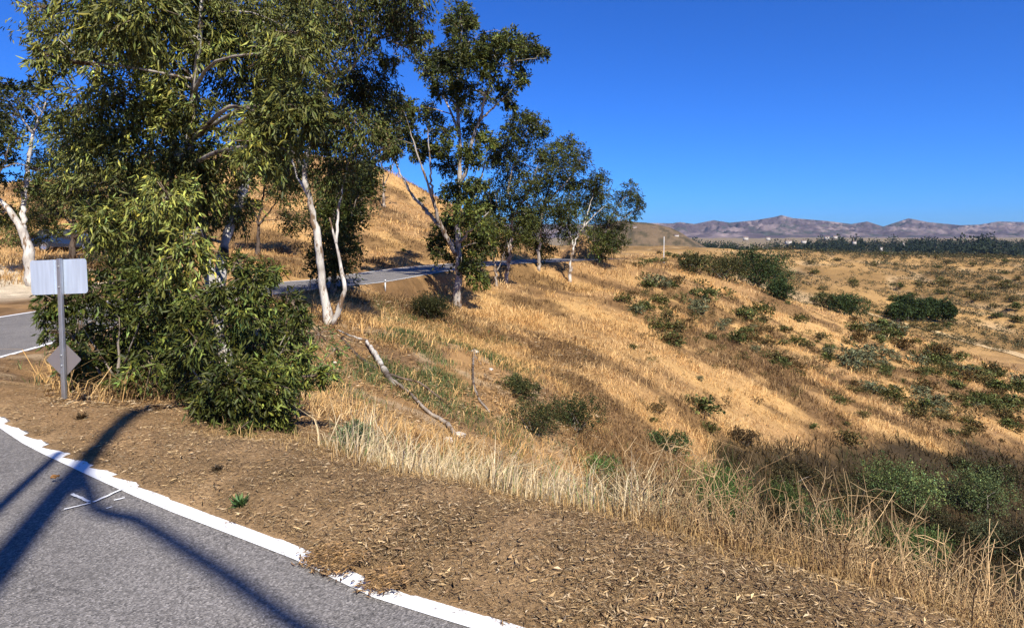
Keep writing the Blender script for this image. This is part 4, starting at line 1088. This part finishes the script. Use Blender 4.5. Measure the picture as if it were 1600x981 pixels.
# ------------------------------------------------------------------ parked car behind the acacia
def car(px, Y, label):
    x = (px-PX0)/FPX*Y; z = hz(x, Y)
    root = empty("parked_car", (x, Y, z), label, "car"); root.rotation_euler = (0, 0, R(6))
    M_CAR = plain("dark_car_paint", (.012, .018, .032), .25, coat=1.0); M_G = plain("car_glass", (.05, .06, .07), .06, spec=.9); M_RIM = plain("alloy_rim", (.5, .5, .52), .3, metal=.9)
    M_LAMP = plain("lamp_lens", (.6, .6, .58), .2); M_TAIL = plain("tail_lens", (.3, .02, .02), .25)
    prof = [(-2.2,.35),(-2.25,.75),(-2.15,1.02),(-1.2,1.06),(1.0,1.0),(1.9,.88),(2.2,.7),(2.22,.35)]
    def hull(prof, hw, top=None):
        V = [(a, s*(hw-(.06 if b > .9 else 0)), b) for s in (-1, 1) for a, b in prof]; n = len(prof)
        me = bpy.data.meshes.new("hull"); me.from_pydata(V, [], [list(range(n)), list(range(2*n-1, n-1, -1))]+[[k+n, k, (k+1) % n, (k+1) % n+n] for k in range(n)][::1])
        return me
    def ob(name, me, mat, par, bev=0):
        me.materials.append(mat); o = bpy.data.objects.new(name, me); o.name = name; COL.objects.link(o); o.parent = par
        if bev:
            m = o.modifiers.new("bevel", 'BEVEL'); m.width = bev; m.segments = 3
        return o
    body = ob("body", hull(prof, .9), M_CAR, root, .06)
    ob("cabin", hull([(-1.95,1.0),(-1.75,1.42),(-1.3,1.5),(.1,1.48),(.95,1.0)], .76), M_CAR, root, .05)
    for s in (-1, 1):
        for nm, pp in (("side_window", [(-1.6,1.08),(-1.5,1.38),(-.75,1.42),(-.75,1.06)]), ("side_window", [(-.65,1.06),(-.65,1.42),(.05,1.40),(.7,1.04)])):
            me = bpy.data.meshes.new(nm); V = [(a, s*yy, b) for yy in (.765, .78) for a, b in pp]
            me.from_pydata(V, [], [[0,1,2,3],[7,6,5,4],[0,4,5,1],[1,5,6,2],[2,6,7,3],[3,7,4,0]]); ob(nm, me, M_G, root)
    me = bpy.data.meshes.new("windshield"); V = [(.97,-.66,1.02),(.97,.66,1.02),(.16,.62,1.46),(.16,-.62,1.46)]
    V += [(a+.02, b, c_+.02) for a, b, c_ in V]; me.from_pydata(V, [], [[0,1,2,3],[7,6,5,4],[0,4,5,1],[1,5,6,2],[2,6,7,3],[3,7,4,0]]); ob("windshield", me, M_G, root)
    for s in (-1, 1):
        for xx, mat, nm in ((2.2, M_LAMP, "headlight"), (-2.22, M_TAIL, "tail_light")):
            b2 = MB(); b2.box((xx, s*.62, .76), (.08, .36, .14)); b2.build(nm, mat, root)
        for xx in (-1.35, 1.4):
            t = MB(); aa = np.linspace(0, 2*math.pi, 25)[:-1]
            ring = lambda r, y: [(xx+r*math.cos(q), s*y, .33+r*math.sin(q)) for q in aa]
            V = ring(.2, .92)+ring(.33, .93)+ring(.33, .72)+ring(.2, .72); n = 24
            t.add(V, [[u*n+k, u*n+(k+1) % n, ((u+1) % 4)*n+(k+1) % n, ((u+1) % 4)*n+k] for u in range(4) for k in range(n)])
            wh = t.build("wheel", M_BLACK, root)
            t = MB(); V = [(xx, s*.90, .33)]+ring(.2, .925)
            t.add(V, [[0, k+1, (k+1) % n+1] for k in range(n)]); 
            for q in range(5):
                an = q*2*math.pi/5; t.box((xx+.1*math.cos(an), s*.925, .33+.1*math.sin(an)), (.03, .02, .03))
            t.build("rim", M_RIM, wh)
car(112, 46, "dark parked car half hidden behind the feathery acacia trunk")

# ------------------------------------------------------------------ posts, log, sticks, stones
h_ = hit(1037, 413); wp = MB()
hh = 41*h_[1]/FPX
wp.tube([(0, 0, -.2), (.02, 0, hh*.3), (.05, 0, hh*.7), (.07, 0, hh)], [.055, .05, .04, .03], 10)
root = empty("white_post", h_, "slim white post standing alone on the spur beyond the gum row", "post"); wp.build("post", M_WHITE, root, smooth=True)
wc = MB(); wc.tube([(0, 0, -.1), (0, 0, .12), (0, 0, .18)], [.2, .17, .09], 10); wc.build("footing", M_WHITE, root, smooth=True)
h_ = hit(602, 457); mp = MB(); hh = 18*h_[1]/FPX
root = empty("marker_post", h_, "short white marker post on the slope below the road", "post"); mp.box((0, 0, hh/2), (.055, .03, hh)); mp.build("post", M_WHITE, root)
mc = MB(); mc.box((0, -.018, hh*.86), (.07, .006, hh*.16)); mc.build("reflector", M_GREY, root)

def limb_thing(name, label, pts, rad, seed, bark=WHITEBARK, dark=DARKBARK, extra=(), cat="log", lift=0.0, amt=.9):
    rg = np.random.default_rng(seed); W = []
    for q in pts:
        h_ = hit(q[0], q[1]); W.append(h_ + np.array([0, 0, q[2] if len(q) > 2 else rad[0]*.6]))
    org = W[0].copy(); mb = MB(); pp, ra = catmull(np.array(W), rad, .15)
    pp += rg.normal(0, rad[0]*.12, pp.shape); ra = ra*(1+.12*rg.normal(size=len(ra)))
    mb.tube(pp, ra, 9, bark_tint(pp, ra, bark, dark, rg, amt))
    root = empty(name, org, label, cat); mb.build("trunk", M_BARK, root, org, smooth=True)
    for ex in extra:
        W2 = [hit(q[0], q[1]) + np.array([0, 0, q[2]]) for q in ex[0]]
        pp, ra = catmull(np.array(W2), ex[1], .12); mb = MB(); pp += rg.normal(0, ex[1][0]*.15, pp.shape)
        mb.tube(pp, ra, 6, bark_tint(pp, ra, ex[2], dark, rg, .6)); mb.build("branch", M_BARK, root, org, smooth=True)
    return root
limb_thing("fallen_log", "white weathered log arching down the slope from the forked trunk", [(572,540,.12),(585,562,.13),(598,582,.12),(612,602,.08),(630,612,.05)], [.04,.062,.07,.062,.035], 3,
           extra=[([(528,522,.1),(545,533,.16),(572,542,.12)], [.02,.026,.034], WHITEBARK*.8), ([(612,602,.1),(640,622,.08),(668,648,.05),(690,662,.05),(702,672,.05),(711,684,.04)], [.035,.03,.035,.042,.05,.035], GREYBARK*1.2),
                  ([(600,590,.1),(628,604,.16),(655,614,.2),(680,628,.16),(700,642,.1)], [.03,.028,.025,.02,.01], DARKBARK*2), ([(534,532,.03),(560,560,.02),(588,580,.04)], [.035,.04,.03], DARKBARK*1.2)])  # last dark limb stands in for the log's cast shadow
limb_thing("fallen_branch", "thin crooked dead branch lying upright on the open slope", [(741,553,.1),(739,580,.06),(740,605,.05),(748,625,.04),(758,640,.04),(765,648,.02)], [.03,.03,.03,.028,.025,.02], 4, bark=GREYBARK, extra=[([(741,562,.1),(755,575,.03)], [.012,.008], GREYBARK)], cat="branch")
limb_thing("fallen_branch", "short white-ended broken branch above the crooked one", [(763,545,.06),(770,553,.05),(781,566,.03)], [.05,.035,.025], 6, bark=WHITEBARK, cat="branch")

def stone(px, py, s, seed, lab, col, mat=M_LITTER):
    rg = np.random.default_rng(seed); h_ = hit(px, py); k = s*h_[1]/FPX
    import bmesh
    bm = bmesh.new(); bmesh.ops.create_icosphere(bm, subdivisions=2, radius=k/2)
    for v in bm.verts: v.co *= 1+.25*rg.normal()*.6; v.co.z *= .6
    me = bpy.data.meshes.new("stone"); bm.to_mesh(me); bm.free()
    a = me.color_attributes.new("tint", 'FLOAT_COLOR', 'POINT'); a.data.foreach_set("color", np.tile([*col, 1], len(me.vertices)).astype(np.float32)); me.materials.append(mat)
    o = bpy.data.objects.new("stone", me); COL.objects.link(o); o.location = h_+np.array([0, 0, k*.1]); tag(o, lab, "stone", "pale stones on the slope")
for q, (px, py, s, lab) in enumerate(((741,552,12,"pale stone at the top of the crooked dead branch"),(718,683,20,"white broken stone at the lower end of the log"),(700,690,16,"pale stone under the lower end of the log"),(590,568,9,"small pale stone left of the log's bend"),
        (523,570,8,"tiny white stone under the light feathery bush"),(767,578,7,"small white stone right of the crooked branch"))):
    stone(px, py, s, 500+q, lab, (.55, .5, .43))

# little things on the road and shoulder
lf = MB(); rg = np.random.default_rng(8)
k = CAMZ/((747-PY0)/FPX); lc = np.array([(86-PX0)/FPX*k, k, .012])
an = np.linspace(0, 2*math.pi, 15)[:-1]
lf.tube([lc+np.array([.022*math.cos(t), .02*math.sin(t), .004*math.sin(3*t)]) for t in np.linspace(0, 5.6, 14)], .0065, 6, np.array([.34, .16, .05]))
tag(lf.build("curled_leaf", M_LITTER), "curled orange brown leaf lying on the asphalt", "leaf")
def weed(px, py, w_, h, col, lab, seed):
    rg = np.random.default_rng(seed); h_ = hit(px, py); k = h_[1]/FPX; mb = MB(); n = 60
    a = rg.random(n)*6.28; d = np.stack([np.cos(a), np.sin(a), rg.uniform(.3, 1.6, n)], 1)
    leaves(mb, h_+rg.normal(0, .006, (n, 3))*np.array([1, 1, .3]), d, rg.uniform(.5, 1, n)*h*k, w_*k*.16, rg, leaf_tints(n, col, rg))
    tag(mb.build("weed", M_LEAF, origin=h_), lab, "weed")
weed(375, 792, 30, 24, np.array([.06, .10, .03]), "small green weed sprouting on the brown shoulder by the white line", 601)
weed(340, 738, 26, 14, np.array([.05, .035, .02]), "small dark dead tuft on the brown shoulder", 602)
weed(128, 655, 20, 16, np.array([.09, .06, .03]), "little brown tuft on the shoulder right of the sign's foot", 603)

# ------------------------------------------------------------------ grasses and litter (uncountable)
def blades(mb, pos, h, lean, wd, tint, rng, kink=0.45):
    n = len(pos); a = rng.random(n)*6.28
    s = np.stack([np.cos(a), np.sin(a), np.zeros(n)], 1)*wd[:, None]/2
    up = np.array([0, 0, 1.0])
    m = pos + up*(h*.55)[:, None] + lean*(h*kink*.5)[:, None]; t = pos + up*(h*np.clip(1-.32*np.linalg.norm(lean, axis=1), .12, 1))[:, None] + lean*(h*.95)[:, None]
    v = np.stack([pos-s, pos+s, m-s*.8, m+s*.8, t], 1).reshape(-1, 3); k = np.arange(n)*5
    F = np.concatenate([np.stack([k, k+1, k+3], 1), np.stack([k, k+3, k+2], 1), np.stack([k+2, k+3, k+4], 1)])
    mb.add(v, F, np.repeat(tint, 5, axis=0))

rng = np.random.default_rng(900)
# golden grass of the slopes
g = MB(); nt_ = 52000
th_ = rng.uniform(R(-44), R(45), nt_); r_ = np.exp(rng.uniform(math.log(9), math.log(125), nt_))
x, y = r_*np.sin(th_), r_*np.cos(th_); d, _ = road_sd(x, y)
pt = patches(x, y)
bare = sstep(-.1, .35, fbm(x/3.2, y/3.2, 3, 140))
nearl = (1-sstep(17, 27, r_))*(x < 1.5)            # the eroded left slope carries less grass
gul_ = rng.random(nt_) < gully(x, y)*.97
ok = ~gul_ & ((d > 1.0) | (d < -RW-.8)) & (rng.random(nt_) < 1-.78*nearl) & (rng.random(nt_) > bare*.5) & ~((d < -RW) & (r_ < 34) & (x < -12))
x, y, r_, pt = x[ok], y[ok], r_[ok], pt[ok]
nb = 6
X = np.repeat(x, nb)+rng.normal(0, 1, len(x)*nb)*np.repeat(.07+r_*.0035, nb); Y_ = np.repeat(y, nb)+rng.normal(0, 1, len(x)*nb)*np.repeat(.07+r_*.0035, nb)
RR = np.hypot(X, Y_); PT = np.repeat(pt, nb); Z = H(X, Y_, False)
dd, _ = road_sd(X, Y_); k = (dd > .6) | (dd < -RW-.5)
X, Y_, RR, PT, Z = X[k], Y_[k], RR[k], PT[k], Z[k]
n = len(X); tus = sstep(.15, .45, fbm(X/.9, Y_/.9, 2, 143)); hgt = (1+.8*tus)*(.14+.24*rng.random(n))*np.clip(.8+fbm(X/4, Y_/4, 3, 141)*.6, .4, 1.6)*(1+.006*RR)
wind = np.array([.5, -.1, 0])
lean = rng.normal(0, .8, (n, 3))*np.array([1, 1, 0])+wind*.5
tint = mix(STRAW*1.12, np.array([.62, .435, .215]), rng.random(n)*sstep(-.3, .4, fbm(X/3, Y_/3, 3, 142)))
tint = mix(tint, BROWN*1.0, np.clip(PT*rng.uniform(.5, 1.2, n), 0, 1)); tint = tint*np.exp(rng.normal(0, .22, n)+.12*fbm(X/.6, Y_/.6, 2, 144))[:, None]
blades(g, np.stack([X, Y_, Z-.02], 1), hgt*1.08, lean, .004+.00075*RR, tint, rng)
tag(g.build("dry_grass", M_DRY), "golden dry grass covering the slopes", "grass", kind='stuff')

# pale tall grass along the lip of the shoulder
def lip_points(px0, px1, d0, d1, n, pw=1.0):
    E = np.array([(-6.2, 8.6), (-4.6, 7.3), (-3.2, 6.2), (-1.86, 5.03), (-.42, 4.2), (.58, 3.64), (1.37, 3.04), (1.87, 2.67), (2.7, 2.0), (3.8, 1.2)])
    pxE = PX0+E[:, 0]/E[:, 1]*FPX
    t = rng.uniform(px0, px1, n); ex, ey = np.interp(t, pxE, E[:, 0]), np.interp(t, pxE, E[:, 1])
    o = d0+(d1-d0)*rng.random(n)**pw
    return ex+.535*o+rng.normal(0, .05, n), ey+.845*o+rng.normal(0, .05, n), t, o
g = MB()
x, y, t, o = lip_points(425, 985, .12, 2.0, 9000, .8)
dens = sstep(420, 520, t)*(1-sstep(900, 990, t)*.6)
k = rng.random(len(x)) < dens*(.5+.5*sstep(-.4, .2, fbm(x/.5, y/.5, 2, 150))); x, y, t, o = x[k], y[k], t[k], o[k]
n = len(x); hgt = rng.uniform(.18, .55, n)*(.75+.5*sstep(.1, .9, o))*np.clip(.85+.9*fbm(x/.45, y/.45, 3, 151), .3, 1.5)
lean = rng.normal(0, .42, (n, 3))*np.array([1, 1, 0])+np.array([.14, 0, 0])
tint = mix(np.array([.60, .45, .23]), np.array([.66, .55, .36]), rng.random(n)); tint = mix(tint, np.array([.18, .22, .08]), (rng.random(n) < .10)*1.0); tint *= np.exp(rng.normal(0, .2, n))[:, None]
blades(g, np.stack([x, y, H(x, y, False)-.03], 1), hgt, lean, rng.uniform(.004, .009, n), tint, rng)
tag(g.build("pale_tall_grass", M_DRY), "pale straw coloured tall grass along the lip of the shoulder", "grass", kind='stuff')

# short grass fringe right on the lip and along the shoulder
g = MB(); x, y, t, o = lip_points(300, 1750, -.12, .45, 4500)
n = len(x); tint = mix(np.array([.46, .30, .12]), np.array([.30, .19, .085]), rng.random(n))*np.exp(rng.normal(0, .25, n))[:, None]
blades(g, np.stack([x, y, H(x, y)-.01], 1), rng.uniform(.03, .15, n)*(.6+.8*sstep(-.1, .3, o)), rng.normal(0, .6, (n, 3))*np.array([1, 1, 0]), rng.uniform(.003, .006, n), tint, rng)
tag(g.build("short_dry_grass", M_DRY), "short dry grass fringe on the lip of the shoulder", "grass", kind='stuff')

# dry branching stalks at lower right
g = MB(); x, y, t, o = lip_points(915, 1760, .15, 2.3, 1500, .9)
zz = H(x, y, False)
for q in range(len(x)):
    hgt = rng.uniform(.3, 1.05)*(.5+.5*min(1, o[q]/1.0)); p0 = np.array([x[q], y[q], zz[q]-.03]); ln = rng.normal(0, .2, 3)*np.array([1, 1, 0])
    col = mix(np.array([.64, .46, .24]), np.array([.30, .18, .08]), rng.random()**1.4)*math.exp(rng.normal(0, .2))
    f = np.linspace(0, 1, 6)[:, None]
    pts = p0+np.array([0, 0, 1])*hgt*(f-.12*f**3)+ln*hgt*f**1.7+rng.normal(0, .016, (6, 3))*f
    g.tube(pts, np.linspace(.0034, .0013, 6), 3, col, cap=False)
    for s in range(int(rng.integers(2, 6))):
        i_ = int(rng.integers(1, 5)); b0 = pts[i_]; dv = unit(rng.normal(0, 1, 3)*np.array([1, 1, .35])+np.array([0, 0, .5])); l_ = rng.uniform(.08, .26)*hgt
        bp = np.stack([b0, b0+dv*l_*.5+rng.normal(0, .012, 3), b0+dv*l_+np.array([0, 0, rng.uniform(-.12, .08)])*l_*2])
        g.tube(bp, [.0021, .0017, .0009], 3, col*rng.uniform(.8, 1.2), cap=False)
tag(g.build("dry_stalks", M_DRY), "tangle of tall brown dry weed stalks along the shoulder's right end", "weeds", kind='stuff')
g = MB(); x, y, t, o = lip_points(930, 1780, .15, 1.3, 2300)
n = len(x); tint = mix(np.array([.40, .25, .11]), np.array([.20, .115, .055]), rng.random(n))*np.exp(rng.normal(0, .25, n))[:, None]
blades(g, np.stack([x, y, H(x, y, False)-.03], 1), rng.uniform(.08, .34, n), rng.normal(0, .6, (n, 3))*np.array([1, 1, 0]), rng.uniform(.004, .008, n), tint, rng)
tag(g.build("brown_tall_grass", M_DRY), "brown matted tall grass between the dry stalks", "grass", kind='stuff')

# dead brush on the ravine floor and bank, the ravine's shade mixed into its colour
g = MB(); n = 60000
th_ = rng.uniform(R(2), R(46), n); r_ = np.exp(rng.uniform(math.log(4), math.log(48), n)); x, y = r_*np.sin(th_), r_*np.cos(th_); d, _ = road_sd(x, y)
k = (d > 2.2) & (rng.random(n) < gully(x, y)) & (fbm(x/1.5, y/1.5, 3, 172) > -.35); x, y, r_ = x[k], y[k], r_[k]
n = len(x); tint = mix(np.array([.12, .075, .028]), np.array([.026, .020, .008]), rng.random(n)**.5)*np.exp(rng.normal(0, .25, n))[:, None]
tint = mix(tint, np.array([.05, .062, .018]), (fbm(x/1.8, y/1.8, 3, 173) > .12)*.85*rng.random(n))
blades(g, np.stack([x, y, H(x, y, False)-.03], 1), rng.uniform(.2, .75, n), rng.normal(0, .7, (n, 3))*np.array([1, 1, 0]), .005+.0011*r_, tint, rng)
tag(g.build("dead_brush", M_DRY), "dead brush, coloured dark for shade, filling the ravine behind the dry stalks", "brush", kind='stuff')

# green weeds on the eroded slope
g = MB(); n0 = 3200
x = rng.normal(-3.3, 2.3, n0); y = rng.normal(19, 4.5, n0); k = (fbm(x/1.6, y/1.6, 4, 121) > .06) & (y > 9.5); x, y = x[k], y[k]
X = np.repeat(x, 14)+rng.normal(0, .16, len(x)*14); Y_ = np.repeat(y, 14)+rng.normal(0, .16, len(x)*14); n = len(X)
dd, _ = road_sd(X, Y_); k = dd > .6; X, Y_ = X[k], Y_[k]; n = len(X)
blades(g, np.stack([X, Y_, H(X, Y_, False)-.02], 1), rng.uniform(.06, .26, n), rng.normal(0, .7, (n, 3))*np.array([1, 1, 0]), rng.uniform(.008, .018, n), leaf_tints(n, np.array([.07, .10, .03]), rng), rng)
tag(g.build("green_weeds", M_LEAF), "thin green weeds patching the eroded slope", "weeds", kind='stuff')

# litter: bark strips, twigs, dead leaves on the shoulder and slope
def litter(name, x, y, L, W, cols, label, zoff=.004):
    n = len(x); mb = MB(); z = H(x, y)+zoff+rng.random(n)*.012
    a = rng.random(n)*6.28; d = np.stack([np.cos(a), np.sin(a), rng.normal(0, .12, n)], 1)
    s = np.stack([-np.sin(a), np.cos(a), rng.normal(0, .35, n)], 1)
    p = np.stack([x, y, z], 1); l_ = L[:, None]; w_ = W[:, None]; cv = rng.normal(0, .09, n)[:, None]
    up = np.array([0, 0, 1.0])
    v = np.stack([p-d*l_/2, p+s*w_/2+s*l_*cv+up*w_*.5, p+d*l_/2, p-s*w_/2+s*l_*cv+up*w_*.3], 1).reshape(-1, 3); k = np.arange(n)*4
    F = np.concatenate([np.stack([k, k+1, k+2], 1), np.stack([k, k+2, k+3], 1)])
    t = cols[rng.integers(0, len(cols), n)]*np.exp(rng.normal(0, .25, n))[:, None]
    mb.add(v, F, np.repeat(t, 4, axis=0))
    return tag(mb.build(name, M_LITTER), label, "litter", kind='stuff')
LC = np.array([[.12,.075,.04],[.22,.14,.07],[.30,.195,.095],[.37,.255,.135],[.27,.16,.065],[.18,.115,.065],[.42,.32,.20],[.32,.19,.08]])
n = 300000
th_ = rng.uniform(R(-42), R(46), n); r_ = np.exp(rng.uniform(math.log(2.4), math.log(15), n)); x, y = r_*np.sin(th_), r_*np.cos(th_); d, _ = road_sd(x, y)
ko = (d > -.02+.10*fbm(x/.25, y/.25, 3, 160)) & (d < 3.2) | ((d > -.14) & (d <= .05) & (np.hypot(x+.85, y-3.17) < .11)) | ((d > -.14) & (d <= .05) & (np.hypot(x+.55, y-2.98) < .09))
x, y = x[ko], y[ko]; n = len(x); L = np.clip(np.exp(rng.normal(math.log(.015), .6, n)), .006, .05)*(.75+.07*np.hypot(x, y)); W = np.clip(L*rng.uniform(.04, .15, n), .0013, .0025)*(.75+.07*np.hypot(x, y)); kp = fbm(x/.5, y/.5, 4, 165) > rng.uniform(-1.2, .05, n); x, y, L, W = x[kp], y[kp], L[kp], W[kp]
litter("leaf_litter", x, y, L, W, LC, "brown bark and leaf litter covering the road shoulder")
n = 150000
th_ = rng.uniform(R(-42), R(46), n); r_ = np.exp(rng.uniform(math.log(2.4), math.log(9), n)); x, y = r_*np.sin(th_), r_*np.cos(th_); d, _ = road_sd(x, y)
ko = (d > .02) & (d < 2.6) & (fbm(x/.35, y/.35, 3, 166) > rng.uniform(-.6, .3, n)); x, y = x[ko], y[ko]; n = len(x); L = rng.uniform(.015, .06, n); W = rng.uniform(.0011, .0020, n)*(.7+.09*np.hypot(x, y))
litter("straw_litter", x, y, L, W, np.array([[.43,.30,.15],[.35,.235,.11],[.27,.17,.08],[.46,.34,.20],[.17,.105,.055]]), "fine straw and bark fibres matted over the road shoulder", .012)
q_ = rng.integers(0, 3, 4200); cxy = np.array([(-.93, 3.19), (-.83, 3.12), (-.58, 2.96)])[q_]
x, y = cxy[:, 0]+rng.normal(0, .05, 4200), cxy[:, 1]+rng.normal(0, .035, 4200); d, _ = road_sd(x, y); ko = d > -.15; x, y = x[ko], y[ko]; n = len(x)
L = rng.uniform(.012, .05, n); litter("line_litter", x, y, L, L*.15, LC[[0, 1, 2, 4, 5, 7]], "brown litter spilled across the white edge line", .05)
n = 40000
th_ = rng.uniform(R(-36), R(8), n); r_ = np.exp(rng.uniform(math.log(8), math.log(32), n)); x, y = r_*np.sin(th_), r_*np.cos(th_); d, _ = road_sd(x, y)
ko = (d > .3) & (fbm(x/2, y/2, 3, 161) > -.35); x, y = x[ko], y[ko]; n = len(x); rq = np.hypot(x, y); L = np.clip(np.exp(rng.normal(0, .5, n)), .3, 2.2)*.0065*rq; W = np.clip(L*rng.uniform(.08, .25, n), .004, .03)
litter("slope_litter", x, y, L, W, LC[[1, 2, 3, 4, 5, 6, 7]], "fallen bark strips and sticks littering the slope", .02)

# ------------------------------------------------------------------ clear air that pales the far mountains
def haze_box(dens):
    m = bpy.data.materials.new("haze_air"); m.use_nodes = True; n = m.node_tree; n.nodes.clear()
    out = n.nodes.new("ShaderNodeOutputMaterial"); v = n.nodes.new("ShaderNodeVolumePrincipled")
    v.inputs['Density'].default_value = dens; v.inputs['Color'].default_value = (0.50, 0.74, 1.0, 1); v.inputs['Anisotropy'].default_value = 0.2
    n.links.new(v.outputs[0], out.inputs['Volume'])
    b = MB(); b.box((0, 0, 90), (30000, 30000, 500)); o = b.build("haze", m); tag(o, kind='stuff')
haze_box(3.0e-5)
